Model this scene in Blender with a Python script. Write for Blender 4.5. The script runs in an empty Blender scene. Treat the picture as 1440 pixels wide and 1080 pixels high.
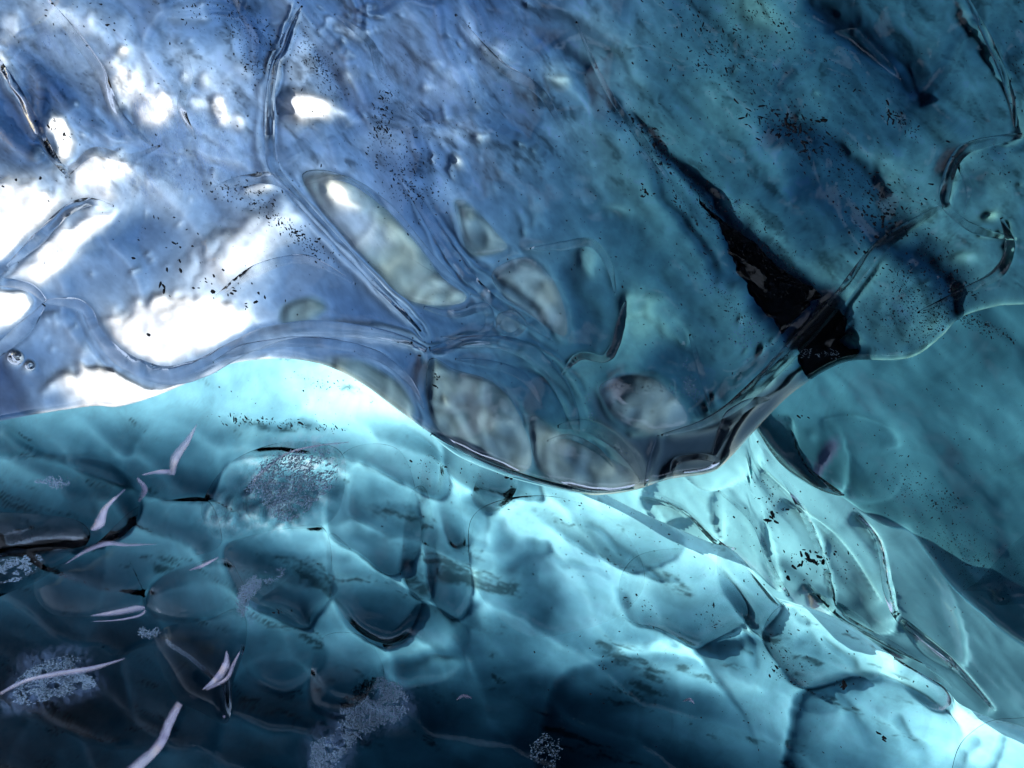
import bpy, math, random
import numpy as np
random.seed(7)
rng = np.random.default_rng(11)
R = math.radians
scene = bpy.context.scene

# ------------------------------------------------------------------ camera, light, exposure
CAM = np.array((0.0, 0.0, 1.6))
PITCH = R(42)
FPX = 1130.0                                   # focal length in photo pixels (1440 wide)
AX = np.array((1.0, 0.0, 0.0))
AF = np.array((0.0, math.cos(PITCH), math.sin(PITCH)))
AU = np.array((0.0, -math.sin(PITCH), math.cos(PITCH)))
cd = bpy.data.cameras.new('camera'); cam = bpy.data.objects.new('camera', cd)
scene.collection.objects.link(cam); scene.camera = cam
cam.location = CAM; cam.rotation_euler = (math.pi / 2 + PITCH, 0, 0)
cd.sensor_width = 36; cd.lens = 36 * FPX / 1440; cd.clip_start = 0.02; cd.clip_end = 500

SUN = -0.58 * AX + 0.36 * AU + 0.72 * AF
SUN /= np.linalg.norm(SUN)
elev = math.asin(SUN[2]); azim = math.atan2(SUN[0], SUN[1])
w = bpy.data.worlds.new('World'); scene.world = w; w.use_nodes = True
nt = w.node_tree; bg = nt.nodes['Background']
sky = nt.nodes.new('ShaderNodeTexSky'); sky.sky_type = 'NISHITA'; sky.sun_disc = False
sky.sun_elevation = elev; sky.sun_rotation = azim
nt.links.new(sky.outputs[0], bg.inputs[0]); bg.inputs[1].default_value = 0.15
sl = bpy.data.lights.new('sun', 'SUN'); sl.energy = 4.4; sl.angle = R(0.5); sl.color = (1, 0.955, 0.91)
so = bpy.data.objects.new('sun', sl); scene.collection.objects.link(so)
from mathutils import Vector
so.rotation_euler = Vector(tuple(-SUN)).to_track_quat('-Z', 'Y').to_euler()
vs = scene.view_settings
vs.view_transform = 'Standard'; vs.look = 'None'; vs.gamma = 1; vs.use_curve_mapping = False
vs.exposure = 0.9
cy = scene.cycles
cy.max_bounces = 16; cy.transmission_bounces = 14; cy.glossy_bounces = 3; cy.diffuse_bounces = 2; cy.volume_bounces = 0
cy.transparent_max_bounces = 8; cy.caustics_reflective = False; cy.caustics_refractive = False
cy.sample_clamp_indirect = 4; cy.use_denoising = True; cy.use_adaptive_sampling = True; cy.adaptive_threshold = 0.02

# ------------------------------------------------------------------ numeric helpers
def world(u, v, d):
    u = np.asarray(u, float); v = np.asarray(v, float); d = np.asarray(d, float)
    return CAM + ((u - 720) / FPX * d)[..., None] * AX + ((540 - v) / FPX * d)[..., None] * AU + d[..., None] * AF

def sm(x): x = np.clip(x, 0, 1); return x * x * (3 - 2 * x)

def spline(pts, n=8, closed=False):
    P = np.array(pts, float); m = len(P); out = []
    for i in range(m if closed else m - 1):
        if closed: p0, p1, p2, p3 = P[(i - 1) % m], P[i], P[(i + 1) % m], P[(i + 2) % m]
        else: p0, p1, p2, p3 = P[max(i - 1, 0)], P[i], P[i + 1], P[min(i + 2, m - 1)]
        for k in range(n):
            t = k / n
            out.append(0.5 * (2 * p1 + (p2 - p0) * t + (2 * p0 - 5 * p1 + 4 * p2 - p3) * t * t + (3 * p1 - p0 - 3 * p2 + p3) * t ** 3))
    if not closed: out.append(P[-1])
    return np.array(out)

def segdist(U, V, P, closed=False):
    """distance to a polyline, signed side, position along it 0..1"""
    Q = np.vstack([P, P[:1]]) if closed else P
    best = np.full(U.shape, 1e9); side = np.zeros(U.shape); tt = np.zeros(U.shape)
    n = len(Q) - 1
    for i in range(n):
        ax, ay = Q[i]; bx, by = Q[i + 1]; dx, dy = bx - ax, by - ay
        L = dx * dx + dy * dy + 1e-9
        t = np.clip(((U - ax) * dx + (V - ay) * dy) / L, 0, 1)
        ex, ey = U - ax - t * dx, V - ay - t * dy
        d = np.sqrt(ex * ex + ey * ey); m = d < best
        best = np.where(m, d, best); side = np.where(m, np.sign(dx * ey - dy * ex), side); tt = np.where(m, (i + t) / n, tt)
    return best, side, tt

def inside(U, V, P):
    c = np.zeros(U.shape, bool); n = len(P); j = n - 1
    for i in range(n):
        xi, yi = P[i]; xj, yj = P[j]
        m = ((yi > V) != (yj > V)) & (U < (xj - xi) * (V - yi) / (yj - yi + 1e-12) + xi)
        c ^= m; j = i
    return c

def _hash(ix, iy, s):
    h = (ix.astype(np.int64) * 374761393 + iy.astype(np.int64) * 668265263 + s * 1442695041) & 0xFFFFFFFF
    h = ((h ^ (h >> 13)) * 1274126177) & 0xFFFFFFFF
    return ((h ^ (h >> 16)) & 0xFFFFFF) / float(0xFFFFFF)

def vnoise(x, y, s=0):
    ix, iy = np.floor(x), np.floor(y); fx, fy = x - ix, y - iy
    fx, fy = fx ** 3 * (fx * (fx * 6 - 15) + 10), fy ** 3 * (fy * (fy * 6 - 15) + 10)
    a, b, c, d = _hash(ix, iy, s), _hash(ix + 1, iy, s), _hash(ix, iy + 1, s), _hash(ix + 1, iy + 1, s)
    return (a + (b - a) * fx + (c - a) * fy + (a - b - c + d) * fx * fy) * 2 - 1

def fbm(x, y, s=0, o=4, g=0.5):
    t = 0; a = 1.0; n = 0
    for k in range(o):
        t = t + a * vnoise(x * 2 ** k + 17.3 * k, y * 2 ** k - 9.1 * k, s + k * 7); n += a; a *= g
    return t / n

def cells(x, y, s=0):
    """Worley cells: distance to the border between cells, offset inside the cell, cell id"""
    ix, iy = np.floor(x), np.floor(y); f1 = np.full(x.shape, 9.0); f2 = np.full(x.shape, 9.0); ox = np.zeros(x.shape); oy = np.zeros(x.shape); cid = np.zeros(x.shape)
    for dx in (-1, 0, 1):
        for dy in (-1, 0, 1):
            jx, jy = ix + dx, iy + dy; px = jx + .5 + .8 * (_hash(jx, jy, s) - .5); py = jy + .5 + .8 * (_hash(jx, jy, s + 5) - .5)
            d = np.hypot(x - px, y - py); m = d < f1
            f2 = np.where(m, f1, np.minimum(f2, d)); ox = np.where(m, x - px, ox); oy = np.where(m, y - py, oy); cid = np.where(m, _hash(jx, jy, s + 9), cid); f1 = np.where(m, d, f1)
    return f2 - f1, ox, oy, cid

def rot(U, V, deg):
    c, s = math.cos(R(deg)), math.sin(R(deg)); return U * c + V * s, -U * s + V * c

def local(arr_fn, U, V, bbox, pad):
    """index window of a grid near a bounding box, so strokes stay cheap"""
    x0, y0, x1, y1 = bbox
    m = (U > x0 - pad) & (U < x1 + pad) & (V > y0 - pad) & (V < y1 + pad)
    r = np.where(m.any(1))[0]; c = np.where(m.any(0))[0]
    if len(r) == 0 or len(c) == 0: return None
    return (slice(r[0], r[-1] + 1), slice(c[0], c[-1] + 1))

class Field:
    """a scalar field over a sheet of ice"""
    def __init__(s, U, V, val): s.U, s.V, s.a = U, V, np.broadcast_to(np.asarray(val, float), U.shape).copy()
    def base(s, us, vs_, G):
        G = np.array(G, float)
        x = np.interp(s.U, us, np.arange(len(us))); y = np.interp(s.V, vs_, np.arange(len(vs_)))
        ix = np.clip(np.floor(x).astype(int), 0, len(us) - 2); iy = np.clip(np.floor(y).astype(int), 0, len(vs_) - 2)
        fx, fy = sm(x - ix), sm(y - iy)
        s.a = (G[iy, ix] * (1 - fx) + G[iy, ix + 1] * fx) * (1 - fy) + (G[iy + 1, ix] * (1 - fx) + G[iy + 1, ix + 1] * fx) * fy
    def _w(s, sl, wgt, val, mode):
        if mode == 'mix': s.a[sl] = s.a[sl] * (1 - wgt) + val * wgt
        else: s.a[sl] += val * wgt
    def blob(s, cx, cy_, rx, ry, ang, val, al=1.0, hard=0.3, mode='mix', rough=0.30):
        r = max(rx, ry) * 1.6; sl = local(None, s.U, s.V, (cx - r, cy_ - r, cx + r, cy_ + r), 0)
        if sl is None: return
        u, v = rot(s.U[sl] - cx, s.V[sl] - cy_, ang)
        d = np.sqrt((u / rx) ** 2 + (v / ry) ** 2) + rough * fbm(s.U[sl] / 22, s.V[sl] / 22, int(cx), 4, .6)
        s._w(sl, sm((1.15 - d) / (1.15 * (1 - hard))) * al, val, mode)
    def line(s, pts, wd, val, al=1.0, mode='mix', taper=0.0, hard=0.0, wob=0.0):
        P = spline(pts); wm = np.max(wd) if np.ndim(wd) else wd
        sl = local(None, s.U, s.V, (P[:, 0].min(), P[:, 1].min(), P[:, 0].max(), P[:, 1].max()), wm * 2.2 + 4)
        if sl is None: return
        U, V = s.U[sl], s.V[sl]
        if wob: U = U + wob * fbm(s.U[sl] / 30, s.V[sl] / 30, 3); V = V + wob * fbm(s.U[sl] / 30, s.V[sl] / 30, 9)
        d, _, t = segdist(U, V, P)
        ww = np.interp(t, np.linspace(0, 1, len(wd)), wd) if np.ndim(wd) else wd
        if taper: ww = ww * (1 - taper + taper * np.sin(np.pi * t))
        x = d / np.maximum(ww, 0.5)
        g = np.exp(-x * x * 1.2) if hard == 0 else sm((1.2 - x) / (1.2 * (1 - hard)))
        s._w(sl, g * al, val, mode)
    def step(s, pts, wl, wr, val, mode='add', taper=True):
        """one-sided crease: full at the line, fading over wl px on its left and wr px on its right"""
        P = spline(pts); m = max(wl, wr)
        sl = local(None, s.U, s.V, (P[:, 0].min(), P[:, 1].min(), P[:, 0].max(), P[:, 1].max()), m * 1.5 + 4)
        if sl is None: return
        d, sd, t = segdist(s.U[sl], s.V[sl], P)
        ww = np.where(sd < 0, wl, wr); g = np.exp(-d / np.maximum(ww, .5) * 1.6) * (sm(np.sin(np.pi * np.clip(t, 0, 1)) * 3) if taper else 1)
        s._w(sl, g, val, mode)
    def area(s, pts, val, al=1.0, feather=12, mode='mix', wob=0.0, n=8):
        P = spline(pts, n, True)
        sl = local(None, s.U, s.V, (P[:, 0].min(), P[:, 1].min(), P[:, 0].max(), P[:, 1].max()), feather * 1.5 + 4 + wob)
        if sl is None: return
        U, V = s.U[sl], s.V[sl]
        if wob: U, V = U + wob * fbm(U / 40, V / 40, 5), V + wob * fbm(U / 40, V / 40, 8)
        d, _, _ = segdist(U, V, P, True); d = np.where(inside(U, V, P), d, -d)
        s._w(sl, sm(d / feather * 0.5 + 0.5) * al, val, mode)
    def ramp(s, pts, H, dirv=(0, 1), n=8, edge=7.0):
        """thickening towards one side of an outline, ending sharply at it"""
        P = spline(pts, n, True)
        sl = local(None, s.U, s.V, (P[:, 0].min(), P[:, 1].min(), P[:, 0].max(), P[:, 1].max()), 4)
        if sl is None: return
        U, V = s.U[sl], s.V[sl]; d, _, _ = segdist(U, V, P, True); ins = inside(U, V, P); dv = np.array(dirv, float); dv /= np.linalg.norm(dv)
        c = P.mean(0); q = (U - c[0]) * dv[0] + (V - c[1]) * dv[1]; pc = (P - c) @ dv; w_ = np.clip((q - pc.min()) / (pc.max() - pc.min()), 0, 1)
        s.a[sl] += np.where(ins, H * (w_ ** 1.7 + .45 * np.exp(-d / edge) * sm(w_ * 2.2 - .5)), 0)
    def dome(s, pts, H, wpx, dirv=None, n=8):
        """a bulge bounded by a crease; with dirv it swells only towards that side"""
        P = spline(pts, n, True)
        sl = local(None, s.U, s.V, (P[:, 0].min(), P[:, 1].min(), P[:, 0].max(), P[:, 1].max()), 4)
        if sl is None: return
        U, V = s.U[sl], s.V[sl]
        d, _, _ = segdist(U, V, P, True); ins = inside(U, V, P)
        x = np.clip(d / wpx, 0, 1); h = np.sqrt(1 - (1 - x) ** 2)
        if dirv is not None:
            c = P.mean(0); q = (U - c[0]) * dirv[0] + (V - c[1]) * dirv[1]; pc = (P - c) @ np.array(dirv)
            h = h * sm((q - pc.min()) / (pc.max() - pc.min()) * 1.25)
        s.a[sl] += np.where(ins, h * H, 0)

# ------------------------------------------------------------------ materials
def ice_material(name, sigma, density, ior=1.18, rough=0.10, bump=0.35, scale=1.0, gloss=1.0, fior=1.27):
    m = bpy.data.materials.new(name); m.use_nodes = True; t = m.node_tree; N = t.nodes; Lk = t.links
    for n in list(N): N.remove(n)
    out = N.new('ShaderNodeOutputMaterial')
    tc = N.new('ShaderNodeTexCoord')
    def noise(sc, det, ro, vec=None, dist=0.0):
        n = N.new('ShaderNodeTexNoise'); n.inputs['Scale'].default_value = sc; n.inputs['Detail'].default_value = det
        n.inputs['Roughness'].default_value = ro; n.inputs['Distortion'].default_value = dist
        Lk.new(vec or tc.outputs['Object'], n.inputs['Vector']); return n
    def math_(op, a, b=None, clamp=False):
        n = N.new('ShaderNodeMath'); n.operation = op; n.use_clamp = clamp
        for k, x in enumerate((a, b)):
            if x is None: continue
            if isinstance(x, (int, float)): n.inputs[k].default_value = x
            else: Lk.new(x, n.inputs[k])
        return n.outputs[0]
    back = N.new('ShaderNodeAttribute'); back.attribute_name = 'back'
    tint = N.new('ShaderNodeAttribute'); tint.attribute_name = 'tint'
    cloud = N.new('ShaderNodeAttribute'); cloud.attribute_name = 'cloud'
    # relief of the melted surface
    mp = N.new('ShaderNodeMapping'); mp.inputs['Rotation'].default_value = (0, 0, R(35)); mp.inputs['Scale'].default_value = (1, 0.35, 1)
    Lk.new(tc.outputs['Object'], mp.inputs['Vector'])
    n1 = noise(9 * scale, 5, 0.55, mp.outputs[0], 0.6); n2 = noise(60 * scale, 4, 0.6); n3 = noise(230 * scale, 2, 0.5)
    h = math_('ADD', math_('MULTIPLY', n1.outputs[0], 0.020), math_('ADD', math_('MULTIPLY', n2.outputs[0], 0.0016), math_('MULTIPLY', n3.outputs[0], 0.0003)))
    bp = N.new('ShaderNodeBump'); bp.inputs['Strength'].default_value = bump; bp.inputs['Distance'].default_value = 1.0
    Lk.new(h, bp.inputs['Height'])
    rg = math_('ADD', math_('MULTIPLY', math_('POWER', noise(14, 3, .6).outputs[0], 3.0), 0.3), rough)
    refr = N.new('ShaderNodeBsdfRefraction'); refr.inputs['IOR'].default_value = ior; refr.inputs['Roughness'].default_value = 0.04
    refr.inputs['Color'].default_value = (.99, .99, .99, 1)
    gl = N.new('ShaderNodeBsdfGlossy'); gl.inputs['Color'].default_value = (gloss, gloss, gloss, 1)
    Lk.new(rg, gl.inputs['Roughness'])
    Lk.new(bp.outputs[0], refr.inputs['Normal']); Lk.new(bp.outputs[0], gl.inputs['Normal'])
    fr = N.new('ShaderNodeFresnel'); fr.inputs['IOR'].default_value = fior; Lk.new(bp.outputs[0], fr.inputs['Normal'])
    mx = N.new('ShaderNodeMixShader'); Lk.new(fr.outputs[0], mx.inputs[0]); Lk.new(refr.outputs[0], mx.inputs[1]); Lk.new(gl.outputs[0], mx.inputs[2])
    # cloudy, bubbly surface ice
    df = N.new('ShaderNodeBsdfTranslucent'); df.inputs['Color'].default_value = (.75, .8, .9, 1)
    dd = N.new('ShaderNodeBsdfDiffuse'); dd.inputs['Color'].default_value = (.42, .60, .92, 1); Lk.new(bp.outputs[0], dd.inputs['Normal'])
    mc = N.new('ShaderNodeMixShader'); Lk.new(mx.outputs[0], mc.inputs[1]); Lk.new(dd.outputs[0], mc.inputs[2])
    nc = noise(26, 6, .7, mp.outputs[0])
    cf = math_('MULTIPLY', cloud.outputs['Fac'], math_('MULTIPLY', math_('SUBTRACT', nc.outputs[0], 0.38, True), 4.0, True), True)
    Lk.new(cf, mc.inputs[0])
    # the far side: firn and snow that let daylight in; veined with silt
    tr = N.new('ShaderNodeBsdfTranslucent')
    nv = noise(2.6, 7, .62, mp.outputs[0], 1.6); nw = noise(7.0, 6, .6, None, .8)
    v1 = N.new('ShaderNodeMapRange'); v1.inputs[1].default_value = .30; v1.inputs[2].default_value = .52; v1.inputs[3].default_value = .80; v1.inputs[4].default_value = 1.0
    Lk.new(nv.outputs[0], v1.inputs[0])
    v2 = N.new('ShaderNodeMapRange'); v2.inputs[1].default_value = .25; v2.inputs[2].default_value = .7; v2.inputs[3].default_value = .90; v2.inputs[4].default_value = 1.0
    Lk.new(nw.outputs[0], v2.inputs[0])
    vv = math_('MULTIPLY', v1.outputs[0], v2.outputs[0])
    ml = N.new('ShaderNodeVectorMath'); ml.operation = 'SCALE'
    Lk.new(tint.outputs['Color'], ml.inputs[0]); Lk.new(vv, ml.inputs['Scale']); Lk.new(ml.outputs[0], tr.inputs['Color'])
    fin = N.new('ShaderNodeMixShader'); Lk.new(back.outputs['Fac'], fin.inputs[0]); Lk.new(mc.outputs[0], fin.inputs[1]); Lk.new(tr.outputs[0], fin.inputs[2])
    Lk.new(fin.outputs[0], out.inputs['Surface'])
    # clear ice swallows red first
    mxs = max(sigma); ab = N.new('ShaderNodeVolumeAbsorption')
    ab.inputs['Color'].default_value = tuple(1 - s / mxs * 0.999 for s in sigma) + (1,)
    ab.inputs['Density'].default_value = density * mxs / 0.999
    Lk.new(ab.outputs[0], out.inputs['Volume'])
    return m

def simple(name, col, rough=0.6, trans=0.0, spec=0.4, vary=0.4):
    m = bpy.data.materials.new(name); m.use_nodes = True; t = m.node_tree; N = t.nodes; Lk = t.links
    p = N['Principled BSDF']; tc = N.new('ShaderNodeTexCoord'); n = N.new('ShaderNodeTexNoise'); n.inputs['Scale'].default_value = 40; n.inputs['Detail'].default_value = 5
    Lk.new(tc.outputs['Object'], n.inputs['Vector'])
    r = N.new('ShaderNodeValToRGB'); r.color_ramp.elements[0].position = .3; r.color_ramp.elements[1].position = .7
    r.color_ramp.elements[0].color = tuple(c * (1 - vary) for c in col) + (1,); r.color_ramp.elements[1].color = tuple(min(1, c * (1 + vary * .5)) for c in col) + (1,)
    Lk.new(n.outputs[0], r.inputs[0]); Lk.new(r.outputs[0], p.inputs['Base Color'])
    p.inputs['Roughness'].default_value = rough; p.inputs['Specular IOR Level'].default_value = spec
    if trans:
        tl = N.new('ShaderNodeBsdfTranslucent'); Lk.new(r.outputs[0], tl.inputs[0]); mx = N.new('ShaderNodeMixShader'); mx.inputs[0].default_value = trans
        Lk.new(p.outputs[0], mx.inputs[1]); Lk.new(tl.outputs[0], mx.inputs[2]); Lk.new(mx.outputs[0], N['Material Output'].inputs[0])
    return m

SG = 24.0                                        # green absorption per metre
SIG_A = (1.32, 1.0, 0.70); SIG_B = (1.22, 1.0, 0.86)
M_over = ice_material('blue_ice', SIG_A, SG, bump=.10, scale=.5, rough=.03, fior=1.4)
M_slope = ice_material('teal_ice', SIG_B, SG, bump=0.13, rough=.05, gloss=.27)
M_lobe = ice_material('clear_lobe_ice', (1.2, 1.0, 0.84), 7, ior=1.10, bump=0.15, rough=.05, gloss=.4)
M_right = ice_material('right_wall_ice', (1.15, 1.0, 0.88), SG, bump=0.2, scale=.6)
M_grit = simple('dark_grit', (0.018, 0.017, 0.018), 0.7)
M_frost = simple('frost', (0.62, 0.80, 1.0), 0.35, 0.4, vary=.15)
M_sed = simple('black_sediment', (0.006, 0.007, 0.009), 0.75, vary=.6)
M_dark = simple('old_dark_ice', (0.02, 0.04, 0.06), 0.6)
M_rock = simple('glacier_snow', (0.28, 0.36, 0.48), 0.8, vary=.1)

def tag(o, label=None, cat=None, group=None, kind=None):
    if label: o['label'] = label
    if cat: o['category'] = cat
    if group: o['group'] = group
    if kind: o['kind'] = kind
    return o

def link(name, verts, faces, mat, parent=None, smooth=True):
    me = bpy.data.meshes.new(name)
    verts = np.asarray(verts, np.float32); faces = np.asarray(faces, np.int32)
    k = faces.shape[1]
    me.vertices.add(len(verts)); me.vertices.foreach_set('co', verts.ravel())
    me.loops.add(faces.size); me.loops.foreach_set('vertex_index', faces.ravel())
    me.polygons.add(len(faces)); me.polygons.foreach_set('loop_start', np.arange(0, faces.size, k, dtype=np.int32))
    me.update(calc_edges=True); me.validate()
    if smooth: me.polygons.foreach_set('use_smooth', np.ones(len(me.polygons), bool))
    me.materials.append(mat)
    o = bpy.data.objects.new(name, me); scene.collection.objects.link(o)
    if parent: o.parent = parent
    return o

# ------------------------------------------------------------------ sheets of ice
MASS = {}
def sheet(name, U, V, Df, Db, mat, tint=None, cloud=None, parent=None, keep_back=True):
    """closed body of ice between a near surface and a far surface sampled on one grid"""
    ny, nx = U.shape
    A = world(U, V, Df).reshape(-1, 3); B = world(U, V, Db).reshape(-1, 3); n = ny * nx
    idx = np.arange(n).reshape(ny, nx)
    q = np.stack([idx[:-1, :-1], idx[1:, :-1], idx[1:, 1:], idx[:-1, 1:]], -1).reshape(-1, 4)
    qb = q[:, ::-1] + n
    def rim(a, b):  # a strip between front edge ids a and back edge ids b
        return np.stack([a[:-1], a[1:], b[1:], b[:-1]], -1)
    rims = np.vstack([rim(idx[0, :], idx[0, :] + n), rim(idx[-1, ::-1], idx[-1, ::-1] + n), rim(idx[::-1, 0], idx[::-1, 0] + n), rim(idx[:, -1], idx[:, -1] + n)])
    F = np.vstack([q, qb, rims])
    o = link(name, np.vstack([A, B]), F, mat, parent)
    me = o.data
    bk = np.concatenate([np.zeros(len(q)), np.ones(len(qb) + len(rims))]).astype(np.float32)
    at = me.attributes.new('back', 'FLOAT', 'FACE'); at.data.foreach_set('value', bk)
    T = np.ones((ny, nx, 3)) if tint is None else np.broadcast_to(tint, (ny, nx, 3))
    T = np.concatenate([T, np.ones((ny, nx, 1))], -1).reshape(-1, 4)
    at = me.attributes.new('tint', 'FLOAT_COLOR', 'POINT'); at.data.foreach_set('color', np.vstack([T, T]).astype(np.float32).ravel())
    C = np.zeros((ny, nx)) if cloud is None else np.clip(cloud, 0, 1)
    at = me.attributes.new('cloud', 'FLOAT', 'POINT'); at.data.foreach_set('value', np.concatenate([C.ravel(), C.ravel()]).astype(np.float32))
    # outward normals: the near surface must face the camera
    c = A[q[len(q) // 2]]; nrm = np.cross(c[1] - c[0], c[2] - c[0])
    if np.dot(nrm, CAM - c[0]) < 0: me.flip_normals()
    MASS[name] = (U, V, Df, o)
    return o

L0 = 1.6
def blur(a, n=1):
    for _ in range(n):
        p = np.pad(a, 1, mode='edge'); a = (p[:-2, 1:-1] + p[2:, 1:-1] + 2 * p[1:-1, 1:-1] + p[1:-1, :-2] + p[1:-1, 2:]) / 6
    return a
def thick(G, l0=None, tmin=0.006, tmax=0.5, nb=2):
    lin = (np.clip(G, 12, 330) / 255.0) ** 2.2
    return np.clip(blur(-np.log(lin / (l0 or L0)) / SG, nb), tmin, tmax)

def grid_between(top, bot, us, n):
    """grid whose first row is the curve top(u) and last row bot(u)"""
    T, B = top(us), bot(us); s = np.linspace(0, 1, n)[:, None]
    V = T[None, :] + (B - T)[None, :] * s
    return np.broadcast_to(us[None, :], V.shape).copy(), V

def curve(pts):
    P = np.array(pts, float)
    S = spline(P, 10)
    o = np.argsort(S[:, 0]); return lambda u: np.interp(u, S[o, 0], S[o, 1])


# ------------------------------------------------------------------ the cave round the viewer
def shell():
    th = np.linspace(R(42.5), R(178), 46)[:, None]; az = np.linspace(0, 2 * np.pi, 121)[None, :]
    rr = 5.2 + 0.5 * fbm(th * 3 + 0 * az, np.cos(az) * 2 + 5, 3) + 0.35 * fbm(np.cos(az) * 5 + 0 * th, np.sin(az) * 5 + th * 3, 8)
    x = np.sin(th) * np.cos(az) * rr; y = np.sin(th) * np.sin(az) * rr; z = np.cos(th) * rr + 0 * az
    P = CAM + x[..., None] * AX + y[..., None] * AU + z[..., None] * AF
    P[..., 2] = np.maximum(P[..., 2], -0.3)
    idx = np.arange(46 * 121).reshape(46, 121)
    q = np.stack([idx[:-1, :-1], idx[1:, :-1], idx[1:, 1:], idx[:-1, 1:]], -1)
    A = np.degrees(np.broadcast_to(az, (46, 121)))[:-1, :-1] ; T = np.degrees(np.broadcast_to(th, (46, 121)))[:-1, :-1]
    wob = 8 * fbm(A / 20, T / 20, 4)
    mouth = (A > 130 + wob) & (A < 236 + wob) & (T < 103 + wob)      # the mouth of the cave, off to the left
    q = q[~mouth]
    o = link('cave_wall', P.reshape(-1, 3), q, M_dark); tag(o, 'dark ice wall closing the cave behind the viewer', kind='structure')
shell()
g = 9.0
gx, gy = np.meshgrid(np.linspace(-60, 60, 90), np.linspace(-60, 60, 90))
gz = 0.12 * fbm(gx / 3, gy / 3, 2)
gi = np.arange(8100).reshape(90, 90)
tag(link('ground', np.stack([gx, gy, gz], -1).reshape(-1, 3), np.stack([gi[:-1, :-1], gi[:-1, 1:], gi[1:, 1:], gi[1:, :-1]], -1).reshape(-1, 4), M_rock), 'pale snow covered glacier surface round the cave', kind='structure')

Cs = [-260, 0, 120, 240, 360, 480, 600, 720, 840, 960, 1080, 1200, 1320, 1440, 1700]

# ------------------------------------------------------------------ overhanging fold of blue ice
lip = curve([(-300, 655), (-150, 620), (0, 592), (60, 581), (130, 571), (165, 572), (210, 560), (260, 540), (310, 516), (360, 506), (410, 505), (460, 515), (510, 540), (560, 577),
    (610, 612), (660, 640), (720, 666), (780, 684), (840, 695), (890, 690), (940, 674), (1000, 664), (1030, 640), (1060, 607), (1100, 565), (1130, 541),
    (1165, 519), (1200, 507), (1260, 506), (1292, 498), (1325, 472), (1352, 446), (1400, 431), (1440, 428), (1720, 415)])
us = np.arange(-430, 1871, 3.3)
NR = 340
s_ = np.linspace(0, 1, NR) ** 0.93
Lp = lip(us)
Vt = -500.0
V = Lp[None, :] + (Vt - Lp)[None, :] * s_[:, None]; U = np.broadcast_to(us[None, :], V.shape).copy()
dl = Lp[None, :] - V                                                   # pixels above the lip
G = Field(U, V, 0)
G.base(Cs, [-330, 0, 90, 180, 270, 360, 450, 540, 630, 720], [
 [120, 130, 130, 120, 110, 110, 105, 95, 90, 90, 95, 80, 80, 85, 90],
 [140, 150, 135, 120, 105, 112, 108, 98, 100, 85, 108, 80, 82, 88, 90],
 [140, 142, 125, 145, 108, 118, 112, 104, 108, 88, 85, 76, 74, 80, 90],
 [110, 100, 115, 140, 118, 118, 104, 95, 98, 98, 85, 78, 80, 88, 90],
 [190, 180, 150, 140, 118, 125, 92, 98, 96, 84, 76, 80, 98, 95, 90],
 [180, 150, 130, 160, 165, 105, 120, 108, 100, 92, 66, 100, 90, 85, 90],
 [160, 150, 135, 160, 130, 96, 92, 100, 88, 100, 80, 95, 90, 95, 95],
 [100, 85, 130, 180, 140, 108, 85, 82, 80, 78, 84, 92, 90, 90, 90],
 [110, 110, 150, 160, 140, 108, 90, 95, 90, 62, 72, 80, 90, 90, 90],
 [110, 110, 150, 160, 140, 108, 90, 95, 92, 60, 60, 80, 90, 90, 90]])
# streaks drawn out by the flow of the ice (down to the right)
ru, rv = rot(U, V, 48)
G.a *= 1 + 0.16 * fbm(ru / 190, rv / 60, 3, 4, .5) + 0.02 * fbm(U / 26, V / 26, 8, 4)
G.a *= 0.93 - 0.03 * sm((U - 600) / 400)
qn = fbm(ru / 60 + .8 * fbm(U / 90, V / 90, 6), rv / 26 + .8 * fbm(U / 90, V / 90, 7), 12, 5, .62)
up = sm((520 - V) / 200) * (1 - .75 * sm((U - 700) / 200))
G.a += up * 22 * sm((qn - .1) / .5)
wu, wv = U + 40 * fbm(U / 120, V / 120, 81, 2), V + 40 * fbm(U / 120, V / 120, 82, 2); cu, cv = rot(wu, wv, 50)
cb, cx_, cy2, cid = cells(cu / 190, cv / 105, 3)          # scooped hollows with ridges between them
scoop = sm(cb / .42); cm = 1 - .75 * sm((V - 210) / 60) * sm((U - 330) / 80) ; cm = cm * (1 - .55 * sm((U - 620) / 200)); G.a += cm * ((cid - .5) * 18 * scoop - 12 * (1 - scoop))
G.a += 26 * sm((-cx_ - cy2 + .1) / .6) * scoop * up
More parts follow.
